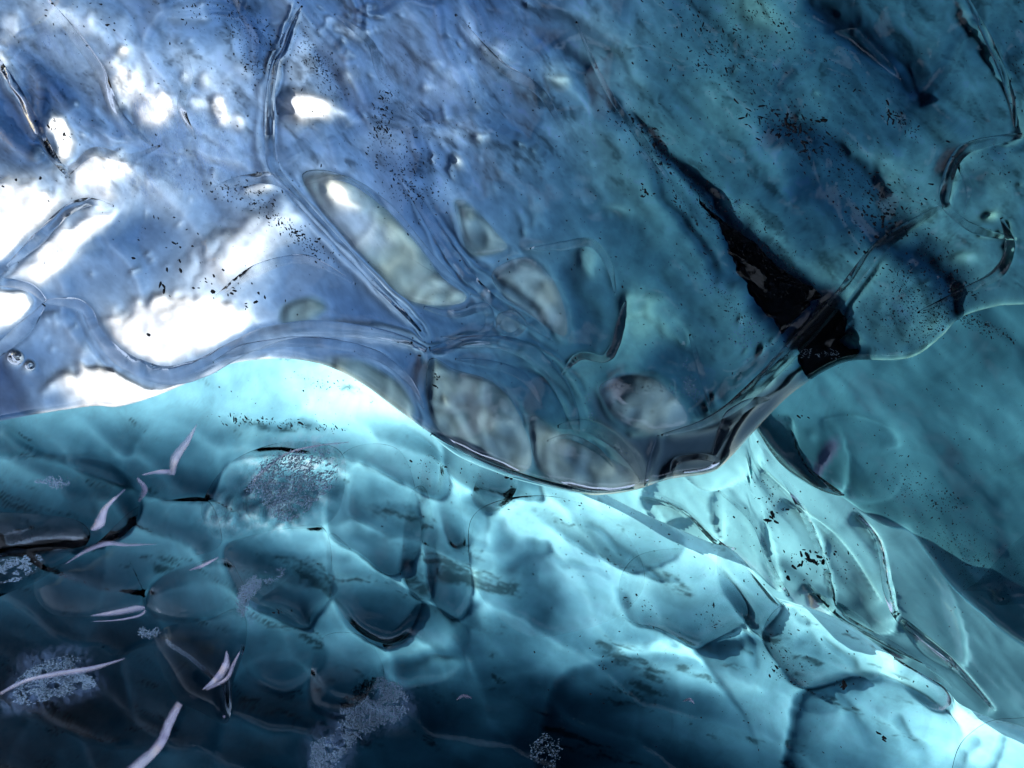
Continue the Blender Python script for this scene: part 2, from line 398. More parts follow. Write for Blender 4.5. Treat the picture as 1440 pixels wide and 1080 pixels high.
# thin places where the day breaks through
for a in [(430, 150, 44, 19, 12, 330), (478, 158, 16, 8, 25, 200), (25, 305, 78, 60, -30, 330), (148, 255, 52, 42, 20, 330), (86, 190, 24, 38, -15, 330), (10, 330, 90, 70, -30, 330), (200, 270, 60, 26, 10, 190), (220, 150, 36, 30, 30, 330), (175, 118, 32, 40, -30, 250),
          (172, 70, 12, 10, 0, 240), (310, 155, 15, 26, -20, 310), (335, 172, 18, 14, 50, 220), (260, 106, 9, 12, 20, 200), (288, 111, 10, 12, -20, 200), (278, 145, 18, 14, 0, 190), (90, 25, 55, 22, 20, 190), (15, 40, 22, 22, 0, 210),
          (4, 92, 14, 24, -20, 240), (70, 372, 86, 22, -43, 330), (110, 330, 70, 18, -28, 330), (10, 432, 52, 32, 20, 330), (235, 462, 112, 52, -10, 330), (300, 455, 70, 40, 10, 330), (300, 505, 44, 12, -24, 260),
          (150, 545, 74, 34, 4, 330), (235, 550, 70, 14, -20, 330), (370, 262, 34, 9, -12, 235), (478, 276, 34, 20, 48, 320), (515, 318, 40, 20, 50, 215), (120, 285, 30, 18, 0, 240), (22, 503, 8, 6, 30, 310), (42, 514, 6, 5, 0, 290),
          (904, 452, 20, 34, 14, 225), (890, 430, 16, 22, 0, 165), (935, 470, 14, 26, -30, 140), (640, 225, 12, 8, 50, 200), (695, 72, 22, 18, 0, 140), (782, 112, 20, 10, 20, 175), (675, 190, 8, 6, 0, 180), (490, 45, 26, 12, 20, 165), (486, 105, 14, 12, 20, 160), (598, 122, 8, 6, 0, 165),
          (865, 292, 20, 9, 10, 135), (340, 350, 85, 34, -38, 205), (385, 320, 50, 20, -30, 200), (340, 95, 20, 12, 30, 160), (250, 20, 40, 14, 0, 130), (420, 90, 26, 40, 10, 150), (210, 280, 60, 26, 10, 170), (300, 215, 60, 30, 10, 135),
          (825, 365, 14, 22, 0, 140), (1235, 235, 40, 20, 40, 110), (1062, 10, 30, 18, 30, 122), (1180, 500, 16, 5, 0, 115), (1190, 470, 9, 6, 0, 118), (1390, 300, 14, 8, 0, 150), (1350, 360, 20, 8, 0, 130), (830, 30, 40, 12, 35, 112)]:
    G.blob(a[0], a[1], a[2] * 1.7, a[3] * 1.8, a[4], min(a[5], 195), .55, 0)
    G.blob(a[0], a[1], a[2], a[3], a[4], a[5], 1.0, .35, rough=.45)
# the left blue depths
G.area([(-120, 95), (0, 95), (20, 120), (50, 170), (72, 215), (40, 235), (0, 230), (-120, 230)], 82, .8, 14)
G.area([(-80, 480), (5, 485), (22, 520), (40, 560), (40, 600), (-80, 620)], 62, .9, 10)
G.area([(120, 340), (190, 300), (250, 330), (210, 400), (120, 425), (70, 420)], 112, .8, 30)
G.area([(395, 330), (440, 350), (560, 440), (590, 465), (440, 455), (380, 425)], 96, .75, 24)
# dark ropes between the windows
for p, wd, vv, al in [([(-40, 400), (10, 372), (55, 335), (92, 296), (125, 285)], [12, 11, 9, 12, 8], 100, .9), ([(-60, 395), (15, 400), (45, 405), (62, 425)], 9, 92, .9), ([(62, 430), (30, 465), (-20, 500), (-80, 530)], [10, 12, 13, 14], 105, .9),
        ([(62, 424), (100, 424), (122, 436), (132, 462), (155, 492), (190, 516), (235, 528), (280, 520), (320, 498), (370, 472), (430, 460), (510, 466), (570, 478), (604, 492)], [9, 8, 8, 9, 10, 11, 11, 14, 18, 20, 21, 19, 14, 9], 98, .92),
        ([(395, 60), (382, 110), (379, 180), (386, 235), (420, 280), (470, 335), (530, 400), (590, 462)], [12, 14, 18, 14, 8, 6, 6, 8], 108, .6),
        ([(598, 500), (595, 560), (604, 605)], [10, 16, 16], 76, .85), ([(605, 500), (640, 480), (700, 478), (752, 505), (790, 545), (806, 590)], [8, 10, 14, 20, 22, 14], 70, .8), ([(740, 520), (775, 580), (770, 640)], [26, 30, 14], 66, .8),
        ([(600, 612), (660, 645), (740, 676), (800, 690), (850, 700)], [8, 9, 8, 5, 3], 66, .85), ([(590, 430), (640, 440), (690, 425), (660, 395), (612, 340), (575, 290)], [7, 9, 14, 12, 8, 10], 82, .7),
        ([(795, 380), (812, 430), (820, 480)], [16, 26, 22], 62, .8), ([(840, 400), (850, 450), (840, 490)], [8, 10, 8], 84, .5), ([(620, 300), (640, 345), (690, 372), (740, 350)], 10, 92, .5)]:
    G.line(p, wd, vv, al)
# purple-dark nose of the fold
G.area([(835, 555), (850, 575), (880, 605), (930, 610), (1000, 585), (1060, 560), (1100, 530), (1130, 535), (1060, 610), (1010, 665), (940, 680), (905, 690), (880, 640), (880, 640), (850, 610)], 60, .85, 14)
G.area([(905, 500), (960, 480), (1000, 520), (1010, 575), (960, 590), (945, 545)], 58, .8, 24)
G.area([(880, 500), (905, 470), (950, 470), (960, 500), (915, 510)], 52, .6, 14)
# grey silt windows
G.area([(792, 532), (812, 503), (850, 500), (868, 470), (878, 424), (905, 415), (935, 452), (915, 490), (880, 520), (850, 520), (825, 545)], 112, .8, 20)
silt = Field(U, V, 0)
PK = [([(425, 245), (470, 242), (520, 272), (580, 332), (620, 388), (655, 414), (645, 427), (600, 428), (560, 412), (505, 352), (450, 290)], 138), ([(604, 505), (640, 520), (690, 536), (722, 570), (745, 625), (742, 660), (700, 655), (632, 618), (603, 572)], 122),
      ([(640, 285), (662, 288), (700, 330), (712, 350), (665, 358), (648, 325)], 112), ([(692, 384), (738, 362), (775, 390), (795, 440), (792, 472), (745, 442), (712, 418)], 122), ([(843, 545), (880, 528), (920, 535), (958, 570), (962, 596), (905, 603), (866, 585)], 104),
      ([(748, 585), (790, 610), (850, 640), (892, 665), (895, 682), (840, 692), (775, 672), (750, 640)], 116), ([(385, 502), (460, 500), (520, 512), (568, 545), (590, 590), (560, 574), (505, 536), (450, 514)], 112), ([(700, 442), (722, 440), (735, 458), (718, 468), (702, 458)], 118),
      ([(400, 430), (440, 415), (460, 430), (440, 450), (400, 455)], 118)]
for a in [(160, 60, 120, 60, 30, 30, 70), (60, 150, 60, 90, -20, -26, 60), (300, 150, 70, 90, 0, 26, 60), (430, 130, 60, 90, 10, 26, 50), (330, 360, 130, 60, -35, 34, 60), (200, 320, 80, 40, -30, -24, 60), (540, 190, 60, 110, -35, -18, 60), (640, 130, 90, 60, 40, 20, 60), (500, 430, 90, 40, 35, -20, 60), (350, 470, 110, 30, -20, 24, 60)]:
    G.blob(a[0], a[1], a[2], a[3], a[4], a[5], 1, 0, 'add', rough=.1)
for P, g_ in PK:
    G.area(P, g_ * 1.12, 1.0, 6, wob=3); silt.area(P, 1.0, 1.0, 7, wob=3); Q_ = P + [P[0]]; G.line(Q_, 4.5, 62, .55, wob=2); c_ = np.mean(P, 0); G.line([tuple(c_ + (np.array(q_) - c_) * 1.13) for q_ in Q_], 2.6, 128, .5, wob=3); G.line([tuple(c_ + (np.array(q_) - c_) * .82) for q_ in Q_], 3, 102, .4, wob=4)
silt.blob(490, 300, 85, 44, 50, 0, .9, 0)
for a in [(475, 272, 30, 18, 50, 320), (520, 325, 38, 7, -48, 185), (543, 345, 30, 5, -45, 170), (557, 365, 24, 5, -45, 165), (500, 290, 14, 10, 0, 250), (625, 560, 5, 10, -20, 210)]:
    G.blob(a[0], a[1], a[2], a[3], a[4], a[5], .85, .3)
G.area([(1010, 318), (1040, 325), (1085, 362), (1132, 397), (1166, 418), (1190, 436), (1190, 465), (1212, 494), (1170, 520), (1134, 538), (1112, 490), (1087, 462), (1054, 424), (1028, 380)], 13, 1, 14, wob=8)
G.line([(880, 160), (930, 212), (985, 268), (1040, 335)], [2, 5, 8, 12], 18, .9, wob=10); G.line([(905, 230), (940, 290), (985, 350), (1020, 395)], [3, 6, 7, 8], 40, .8, wob=10); G.line([(850, 130), (890, 200), (930, 260)], [3, 7, 5], 52, .7, wob=10)
G.area([(1178, 470), (1200, 466), (1212, 478), (1196, 486)], 112, .9, 6)
for p, wd, vv in [([(398, 62), (383, 105), (380, 150), (379, 190)], [1.5, 2, 4, 1.5], 300), ([(388, 238), (440, 300), (500, 368), (560, 430)], 1.6, 190), ([(790, 528), (800, 510), (818, 500), (850, 502), (862, 490), (872, 460), (880, 425)], [2, 3, 3, 2, 3, 4, 3], 170), ([(630, 635), (628, 650), (622, 664)], 1.6, 240),
        ([(945, 664), (950, 645), (990, 640), (1010, 646), (992, 660), (950, 664)], [2, 4, 4, 3, 4, 2], 150), ([(1010, 640), (1020, 610), (1030, 585), (1045, 570)], [3, 6, 9, 3], 120), ([(885, 610), (905, 600), (930, 604)], 3, 130), ([(800, 600), (840, 610), (880, 640)], 3, 140), ([(790, 592), (830, 600), (862, 622)], 2, 150),
        ([(920, 600), (980, 585), (1030, 562), (1075, 530), (1120, 480), (1170, 420), (1230, 345), (1290, 308), (1330, 285)], 1.4, 128), ([(1328, 285), (1332, 240), (1350, 212), (1400, 198)], 1.4, 150), ([(1412, 310), (1416, 340), (1405, 380)], [3, 4, 2], 190), ([(1370, 328), (1420, 332)], 2, 190), ([(620, 480), (690, 482), (740, 500), (780, 540)], 2, 130), ([(440, 458), (510, 462), (560, 474), (600, 492)], 2, 140), ([(300, 498), (350, 475), (410, 458)], 2, 190),
        ([(690, 395), (720, 400), (760, 440), (790, 478)], 2, 130), ([(640, 300), (650, 340), (690, 372)], 2, 140), ([(590, 300), (630, 360), (668, 400)], 1.6, 125), ([(575, 310), (612, 370), (652, 412)], 1.6, 120), ([(745, 345), (800, 340), (840, 350), (862, 400)], 2, 130), ([(1270, 495), (1300, 478), (1330, 452)], 1.6, 130)]:
    G.line(p, wd, vv, .85, wob=3)  # crease highlights and streak reflections, built in as thin lines of ice
for (cu_, cv_, su_, sv_, n_, lo, hi, an) in [(490, 45, 40, 22, 22, 170, 260, 40), (580, 90, 80, 50, 40, 140, 200, 42), (470, 30, 30, 14, 14, 170, 240, 5), (660, 190, 60, 50, 34, 140, 215, 50), (640, 235, 14, 14, 8, 200, 280, 55), (700, 300, 30, 40, 22, 130, 200, 55), (790, 118, 24, 12, 14, 160, 230, 30), (840, 60, 30, 40, 10, 130, 170, 60),
        (110, 175, 24, 20, 14, 190, 300, 30), (120, 130, 60, 60, 16, 150, 230, 60), (60, 220, 40, 16, 10, 170, 250, 0), (200, 250, 60, 20, 16, 190, 290, 60), (300, 330, 60, 30, 16, 170, 250, -20), (100, 490, 30, 24, 14, 190, 300, -35), (180, 350, 40, 30, 12, 170, 260, -30), (420, 60, 30, 30, 12, 140, 210, 0), (220, 60, 90, 40, 20, 150, 210, 30),
        (1060, 480, 22, 34, 22, 120, 220, 60), (1000, 560, 24, 20, 10, 120, 200, 50), (905, 280, 40, 16, 10, 120, 160, 20), (1400, 260, 40, 24, 14, 130, 260, 30), (1390, 330, 30, 30, 12, 130, 240, 50), (1240, 430, 30, 20, 8, 110, 150, -40), (1060, 130, 80, 60, 14, 110, 150, 45), (1140, 130, 12, 6, 5, 130, 170, 20), (830, 570, 10, 30, 14, 150, 300, 70), (1010, 640, 20, 10, 6, 140, 200, -20)]:
    for _ in range(int(n_ * .6) if cu_ < 760 else n_ // 4): G.blob(cu_ + rng.normal(0, su_), cv_ + rng.normal(0, sv_), rng.uniform(3, 9), rng.uniform(2.2, 3.6), an + rng.normal(0, 12), rng.uniform(lo, hi), .9, 0, rough=.1)
def ropes(pts, offs, val_hi, val_lo, wd=1.6):
    P = np.array(spline(pts, 3)); T_ = np.gradient(P, axis=0); T_ /= np.linalg.norm(T_, axis=1)[:, None] + 1e-9; N_ = np.stack([-T_[:, 1], T_[:, 0]], -1)
    offs = [x_ * 1.35 for x_ in offs]; wd = wd * 1.9
    n_ = len(P); env = .35 + .65 * np.sin(np.linspace(0, np.pi, n_))[:, None]
    for k, o_ in enumerate(offs):
        Q = P + N_ * o_ * env + np.stack([fbm(np.arange(n_) / 5. + k * 3, np.full(n_, o_ * .3), 4, 2)] * 2, -1) * 4
        G.line(Q[::2], wd * rng.uniform(.7, 1.5), val_hi if k % 2 else val_lo, .8, wob=3)
ropes([(62, 424), (110, 430), (132, 462), (155, 492), (190, 516), (235, 528), (280, 520), (320, 498), (370, 472), (430, 460), (510, 466), (570, 478), (604, 492)], [-11, -7, -3, 1, 5, 9, 13], 150, 84)
ropes([(604, 492), (650, 500), (700, 505), (750, 500), (790, 540), (815, 590), (850, 625), (890, 660)], [-14, -10, -6, -2, 3, 7, 12], 128, 56)
ropes([(395, 60), (382, 110), (379, 180), (386, 235), (420, 280), (470, 335), (530, 400), (590, 462)], [-8, -4, 4, 9], 150, 90)
ropes([(575, 250), (612, 320), (655, 385), (690, 410), (740, 440), (775, 478)], [-14, -9, -4, 2, 7, 12], 122, 66)
ropes([(590, 430), (640, 446), (690, 440), (700, 470), (650, 476), (610, 470)], [-8, -4, 0, 5, 9], 118, 66)
ropes([(700, 455), (716, 445), (732, 458), (722, 470), (704, 466), (700, 455)], [-9, -5, 4, 8], 120, 70, 1.3)
ropes([(780, 600), (820, 600), (860, 620), (890, 650), (905, 680)], [-14, -9, -5, 0, 5, 9], 132, 64)
ropes([(940, 600), (1000, 580), (1060, 540), (1120, 480), (1190, 400), (1240, 345)], [-4, 5, 12, 20], 120, 66)
ropes([(930, 672), (960, 655), (1005, 648), (1030, 600), (1060, 565)], [-12, -7, -3, 4, 9], 140, 66)
ropes([(0, 400), (40, 345), (92, 296), (125, 285)], [-7, -3, 3, 7], 180, 90); ropes([(62, 430), (30, 465), (-20, 500)], [-6, 0, 6], 170, 88)
ropes([(385, 506), (460, 490), (540, 502), (590, 560)], [-8, -3, 3, 8], 118, 76)
ropes([(1345, 20), (1385, 70), (1418, 140), (1425, 190), (1395, 200)], [-12, -7, -2, 4, 9], 122, 62)
for P, g_ in [([(640, 560), (690, 570), (705, 605), (670, 610), (655, 585)], 98), ([(800, 640), (820, 660), (850, 672)], 92)]:
    G.line(P, 8, g_, .6)
# smoky bands and the shade of old sediment
for p, wd, vv, al in [([(1130, 0), (1180, 40), (1230, 75), (1290, 130)], [18, 26, 30, 14], 34, .85), ([(1250, 60), (1290, 105), (1315, 130)], 12, 52, .5), ([(1175, 120), (1200, 165), (1215, 200)], 12, 60, .5), ([(1080, 180), (1130, 195), (1190, 225), (1230, 260)], [22, 34, 38, 16], 34, .85),
        ([(1110, 250), (1170, 295), (1230, 320)], [34, 48, 34], 38, .85), ([(1040, 205), (1060, 215)], 18, 60, .6), ([(760, 50), (800, 75), (815, 95)], [12, 16, 10], 62, .7), ([(1040, 200), (1100, 270), (1160, 320), (1210, 350)], [6, 10, 12, 12], 66, .6),
        ([(800, 100), (850, 160), (900, 215), (940, 262), (1000, 330), (1050, 400)], [6, 10, 16, 12, 8, 10], 62, .55), ([(860, 300), (900, 360), (960, 420), (1000, 470)], [20, 26, 26, 20], 62, .55), ([(700, 200), (760, 250), (800, 320)], [20, 26, 20], 76, .5), ([(1230, 340), (1290, 370), (1320, 410), (1325, 440)], [18, 30, 26, 14], 28, .9),
        ([(1340, 10), (1380, 60), (1412, 130), (1430, 180), (1415, 205)], [5, 6, 8, 8, 5], 118, .6), ([(1350, -10), (1395, 70), (1425, 150)], 4, 66, .6), ([(1310, 5), (1340, 70), (1350, 110)], 5, 66, .4), ([(1180, 440), (1225, 480), (1250, 500)], [6, 8, 5], 60, .4), ([(1270, 490), (1300, 470), (1325, 452)], [6, 9, 6], 60, .8),
        ([(1015, 270), (1080, 330), (1150, 380), (1190, 400)], [8, 12, 14, 10], 112, .5), ([(1190, 205), (1260, 250), (1290, 300), (1330, 330)], [18, 24, 22, 12], 108, .5), ([(1000, 150), (1060, 210), (1100, 250)], [22, 20, 14], 100, .5), ([(840, 20), (870, 60), (900, 120)], [12, 16, 12], 116, .5), ([(905, 190), (880, 200), (840, 190)], 12, 104, .4),
        ([(380, 60), (360, 25), (330, 0)], [14, 20, 16], 74, .6), ([(450, 70), (475, 110), (490, 150)], [12, 12, 6], 74, .6), ([(480, 200), (540, 240), (600, 260)], [20, 24, 14], 84, .5)]:
    G.line(p, wd, vv, al, wob=14)
# --- relief
Hf = Field(U, V, 0)
Hf.a += cm * .045 * (1 - np.sqrt(np.clip(cb / .5, 0, 1))) * sm((dl - 30) / 60); G.a *= 1.06
Hf.a += 0.050 * fbm(ru / 260, rv / 130, 21, 3) + 0.012 * fbm(ru / 120, rv / 50, 31, 3) + 0.0015 * fbm(U / 22, V / 22, 5, 3)
for p, wd, h in [([(425, 0), (400, 50), (382, 100), (379, 180), (388, 238), (420, 280), (470, 335), (530, 400), (600, 470)], 9, .05),
        ([(62, 424), (100, 424), (122, 436), (132, 462), (155, 492), (190, 516), (235, 528), (280, 520), (320, 498), (370, 472), (430, 460), (510, 466), (570, 478), (604, 492)], [14, 12, 12, 14, 16, 18, 18, 20, 22, 24, 24, 22, 16, 10], .07),
        ([(-40, 400), (10, 372), (55, 335), (92, 296), (125, 285), (165, 285)], 14, .06), ([(62, 430), (30, 465), (-20, 500), (-80, 530)], 15, .06), ([(-60, 395), (15, 400), (45, 405), (62, 425)], 10, .05), ([(0, 95), (20, 120), (50, 170), (72, 215), (100, 245)], 8, .05),
        ([(604, 492), (660, 478), (720, 478), (765, 505), (800, 545), (815, 590), (830, 610), (880, 640), (905, 675)], [10, 12, 12, 14, 16, 14, 14, 12, 8], .06), ([(598, 495), (597, 550), (606, 610)], 14, .05), ([(640, 440), (700, 430), (740, 450), (775, 478)], 10, .035),
        ([(575, 250), (610, 320), (650, 375), (690, 400), (690, 430)], 12, .05), ([(300, 265), (340, 255), (385, 250), (400, 262)], 10, .04), ([(1440, 190), (1385, 200), (1350, 215), (1330, 250), (1328, 290)], 16, .02), ([(1328, 290), (1375, 320), (1440, 335)], 14, .02),
        ([(1230, 345), (1190, 400), (1120, 480), (1060, 535), (1000, 580), (940, 600)], 16, .04), ([(1328, 290), (1280, 315), (1230, 345)], 16, .04), ([(1405, 310), (1415, 350), (1400, 385), (1350, 410)], 14, .025), ([(880, 440), (905, 425), (940, 450), (960, 480)], [16, 20, 18, 14], .03),
        ([(870, 600), (930, 605), (990, 585), (1040, 560), (1080, 530)], 7, .035), ([(1000, 650), (1020, 620), (1030, 590), (1060, 560)], 16, .018), ([(935, 665), (975, 650), (1010, 652)], 14, .02), ([(905, 690), (915, 650), (925, 610)], 7, .05),
        ([(740, 345), (790, 350), (830, 335), (860, 380), (865, 420)], 12, .035), ([(1400, 0), (1415, 80), (1432, 150), (1425, 200)], 12, .03), ([(170, 205), (260, 225), (330, 240)], 16, .03)]:
    Hf.line(p, wd, h * .36, taper=.5, wob=10)
for p, wl, wr, h in [([(395, 55), (380, 110), (379, 180), (388, 238), (430, 290), (500, 365), (600, 470)], 3, 40, .05), ([(0, 92), (30, 140), (55, 190), (80, 225)], 40, 3, .05), ([(600, 480), (640, 500), (700, 505)], 3, 30, .03),
        ([(1328, 290), (1230, 345), (1170, 420), (1060, 535), (940, 600)], 8, 60, .03), ([(1440, 190), (1350, 215), (1328, 290)], 8, 50, .03), ([(640, 285), (645, 320), (670, 360)], 3, 20, .03)]:
    Hf.step(p, wl, wr, h * .6)
for P, g_ in PK: Hf.dome(P, .012, 40)
for a in [(235, 470, 110, 50, -10, .07), (150, 545, 70, 30, 0, .05), (340, 350, 110, 50, -38, .07), (25, 305, 80, 60, -30, .06), (148, 255, 45, 40, 0, .05), (430, 150, 50, 40, 0, .05), (220, 150, 40, 34, 30, .05), (700, 600, 70, 60, 30, .06), (900, 560, 60, 44, 20, .06),
          (820, 650, 60, 40, 20, .05), (1290, 440, 70, 60, 0, .05), (1380, 280, 50, 40, 0, .04), (760, 580, 30, 50, 0, .04), (22, 503, 11, 9, 0, .03), (42, 514, 8, 7, 0, .025)]:
    Hf.blob(a[0], a[1], a[2], a[3], a[4], a[5], 1, 0, 'add')
Hf.a = blur(Hf.a, 2)
D0 = 2.25 + 0.85 * (V / 620) + 0.10 * ((U - 500) / 700) ** 2
Df = D0 - Hf.a
G.a *= 1 - .16 * sm((U - 520) / 80) * sm((1040 - U) / 80) * sm((V - 250) / 80) * (1 - .6 * np.clip(silt.a, 0, 1))
G.a *= 1 + np.clip(silt.a, 0, 1) * (.42 * fbm(ru / 34 + fbm(U / 50, V / 50, 44), rv / 60 + fbm(U / 50, V / 50, 45), 301, 4, .55) - .04)
t = thick(G.a, 1.45, nb=2)
Db = Df + t
wl = 16.0
x = np.clip(dl / wl, 0, 1); Df = Df + 0.07 * (1 - np.sqrt(1 - (1 - x) ** 2))
Db = np.maximum(Db * 1.0, Df + 0.006); Db = np.where(dl < 1, Df + 0.006, Db)
warm = np.clip(silt.a, 0, 1)[..., None]
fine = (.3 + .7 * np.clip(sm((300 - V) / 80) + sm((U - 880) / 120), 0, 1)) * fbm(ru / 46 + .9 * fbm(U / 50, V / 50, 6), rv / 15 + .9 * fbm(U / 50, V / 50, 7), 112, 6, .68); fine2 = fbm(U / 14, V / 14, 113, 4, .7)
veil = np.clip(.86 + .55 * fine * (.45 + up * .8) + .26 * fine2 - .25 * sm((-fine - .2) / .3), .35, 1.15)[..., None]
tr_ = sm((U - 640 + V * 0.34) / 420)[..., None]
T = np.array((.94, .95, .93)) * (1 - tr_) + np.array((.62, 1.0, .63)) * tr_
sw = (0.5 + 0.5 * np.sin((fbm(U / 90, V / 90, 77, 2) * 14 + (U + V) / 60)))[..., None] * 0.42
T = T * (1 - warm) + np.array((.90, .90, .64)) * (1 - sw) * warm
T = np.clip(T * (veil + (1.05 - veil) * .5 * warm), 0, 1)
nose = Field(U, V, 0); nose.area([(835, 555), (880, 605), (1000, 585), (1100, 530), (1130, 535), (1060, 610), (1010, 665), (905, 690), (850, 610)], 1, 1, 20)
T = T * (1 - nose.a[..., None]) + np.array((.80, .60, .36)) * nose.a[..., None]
cl = Field(U, V, 0)
for a in [(250, 190, 170, 120, 20, .55), (60, 60, 120, 60, 0, .4), (560, 120, 160, 110, 30, .35), (250, 250, 120, 40, 0, .5), (700, 60, 120, 60, 0, .25)]: cl.blob(*a[:6], 1, 0)
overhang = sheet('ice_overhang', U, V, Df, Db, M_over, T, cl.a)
tag(overhang, 'thick clear blue ice fold hanging overhead with grey windows and a curved lower lip', 'ice overhang')

FROST = [[(350, 650), (395, 630), (460, 622), (480, 650), (468, 690), (440, 715), (400, 738), (340, 745), (300, 745), (290, 720), (340, 690)], [(480, 985), (520, 952), (560, 960), (578, 990), (560, 1015), (530, 1025), (495, 1050), (470, 1080), (440, 1090), (438, 1045), (470, 1030)],
    [(20, 960), (50, 935), (105, 920), (125, 945), (135, 965), (90, 980), (30, 992), (15, 980)], [(332, 838), (345, 815), (375, 802), (400, 798), (398, 810), (370, 828), (352, 845), (345, 868), (334, 862)]]
# ------------------------------------------------------------------ near slope of scalloped teal ice
crest = curve([(-300, 600), (0, 545), (130, 525), (260, 495), (360, 462), (460, 470), (560, 530), (640, 585), (720, 625), (800, 664), (850, 694), (900, 720), (950, 742), (1000, 763), (1025, 770), (1050, 792), (1085, 835), (1110, 846), (1160, 862), (1205, 885), (1240, 912), (1280, 938), (1330, 968), (1350, 990), (1400, 1012), (1440, 1022), (1720, 1100)])
us = np.arange(-430, 1871, 3.4); NR = 310
Lc = crest(us); s_ = np.linspace(0, 1, NR)
V = Lc[None, :] + (1590 - Lc)[None, :] * s_[:, None]; U = np.broadcast_to(us[None, :], V.shape).copy()
dc = V - Lc[None, :]
G = Field(U, V, 0)
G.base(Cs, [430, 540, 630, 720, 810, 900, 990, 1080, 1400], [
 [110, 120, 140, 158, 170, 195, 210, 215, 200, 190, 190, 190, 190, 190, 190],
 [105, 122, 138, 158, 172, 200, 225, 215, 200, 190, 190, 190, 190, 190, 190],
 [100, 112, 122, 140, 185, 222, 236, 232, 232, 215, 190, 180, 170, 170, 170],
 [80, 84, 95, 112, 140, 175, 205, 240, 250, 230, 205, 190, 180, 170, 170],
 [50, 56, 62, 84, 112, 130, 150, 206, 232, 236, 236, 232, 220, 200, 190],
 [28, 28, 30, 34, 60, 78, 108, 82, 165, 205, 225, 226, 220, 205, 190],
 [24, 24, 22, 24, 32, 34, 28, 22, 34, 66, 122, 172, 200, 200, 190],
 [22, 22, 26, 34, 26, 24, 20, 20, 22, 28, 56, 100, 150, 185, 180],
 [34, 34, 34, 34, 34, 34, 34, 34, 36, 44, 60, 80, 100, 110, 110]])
ru, rv = rot(U, V, 20)
G.a *= 1 + 0.16 * fbm(ru / 170, rv / 46, 4, 5, .6) + 0.07 * fbm(U / 24, V / 24, 14, 3)
for p, wd, vv, al in [([(660, 700), (700, 740), (740, 800), (760, 850)], [20, 30, 44, 30], 70, .75), ([(710, 790), (745, 770), (770, 765)], [10, 10, 5], 60, .6), ([(700, 880), (760, 920), (830, 925), (900, 900)], [20, 26, 30, 16], 76, .6), ([(735, 960), (700, 1000), (640, 1040)], 30, 30, .8), ([(800, 700), (900, 760), (1000, 850)], [20, 40, 20], 245, .5),
        ([(880, 905), (960, 940), (1060, 960)], [16, 22, 16], 214, .5), ([(1000, 900), (1060, 980), (1130, 1060)], [16, 22, 20], 118, .4), ([(1130, 900), (1180, 950), (1200, 960)], [12, 22, 10], 128, .6), ([(480, 700), (540, 790), (560, 810)], [14, 18, 10], 88, .5), ([(620, 1000), (560, 1050), (500, 1100)], 36, 22, .8),
        ([(120, 640), (260, 680), (420, 690), (470, 690)], [12, 20, 20, 14], 84, .7), ([(40, 560), (160, 600), (260, 600)], [30, 40, 20], 128, .5), ([(440, 560), (540, 600), (640, 640), (760, 690)], [20, 24, 22, 16], 245, .5), ([(480, 640), (560, 650), (640, 700)], 12, 205, .4), ([(980, 1000), (1060, 1040), (1090, 1100)], 26, 50, .4),
        ([(960, 890), (1000, 900), (1030, 880)], [10, 14, 10], 150, .5), ([(1040, 770), (1080, 830), (1110, 850)], 10, 200, .3), ([(655, 850), (655, 950), (700, 1000)], [14, 26, 34], 40, .7), ([(540, 850), (560, 890), (540, 930)], 22, 118, .4), ([(600, 860), (620, 900), (590, 910)], 20, 150, .6), ([(560, 930), (640, 918)], 8, 60, .7), ([(560, 950), (640, 935)], 10, 100, .6)]:
    G.line(p, wd, vv, al, wob=16)
wu, wv = U + 46 * fbm(U / 110, V / 110, 83, 2), V + 34 * fbm(U / 110, V / 110, 84, 2); cu, cv = rot(wu, wv, 24)
cb, cx_, cy2, cid = cells(cu / 150, cv / 84, 21); cb2, _, cy3, cid2 = cells(cu / 62, cv / 38, 22)
scal = sm((V - 570) / 60) * (1 - .55 * sm((U - 900) / 150)); G.a *= 1 + scal * (.30 * (cid - .5))
# silty wisps inside the ice
for p, wd in [([(700, 800), (740, 780), (775, 762)], [6, 9, 4]), ([(760, 775), (800, 790), (860, 815)], [3, 7, 3]), ([(820, 730), (870, 765), (930, 815)], [4, 8, 4]), ([(885, 800), (920, 808), (950, 815)], 4), ([(330, 592), (400, 596), (470, 602), (500, 590)], [3, 5, 4, 3]), ([(500, 720), (560, 715), (590, 720)], [5, 7, 4]), ([(660, 760), (690, 770), (720, 758)], 5), ([(700, 690), (740, 695), (790, 715)], [3, 5, 2]),
              ([(360, 780), (430, 785), (480, 780)], 5), ([(505, 748), (540, 755)], 5), ([(905, 870), (930, 890), (950, 905)], [5, 8, 4]), ([(1110, 850), (1130, 880)], 4), ([(1160, 900), (1210, 950)], [5, 9]), ([(1040, 880), (1060, 930)], [4, 8]), ([(870, 830), (876, 850)], 6), ([(640, 590), (700, 600)], 3), ([(270, 700), (340, 705), (400, 700)], 4), ([(1180, 980), (1220, 1040)], [8, 10]), ([(1260, 1010), (1300, 1070)], 8), ([(620, 610), (660, 640)], 3), ([(1370, 1040), (1340, 1080)], 8), ([(1410, 1040), (1390, 1080)], 6)]:
    G.line(p, wd, 92, .5, wob=10)
LOBES = []; LENS = {(462, 742), (600, 640), (575, 700), (465, 750), (596, 848), (320, 765), (205, 848), (1012, 772), (1072, 892), (1258, 922), (900, 780), (1340, 1075), (450, 900), (690, 640)}
Hf = Field(U, V, 0)
Hf.a += 0.10 * fbm(ru / 300, rv / 160, 41, 3) + 0.012 * fbm(ru / 70, rv / 34, 51, 3) + 0.0016 * fbm(U / 22, V / 22, 5, 3)
Hl = Field(U, V, 0)
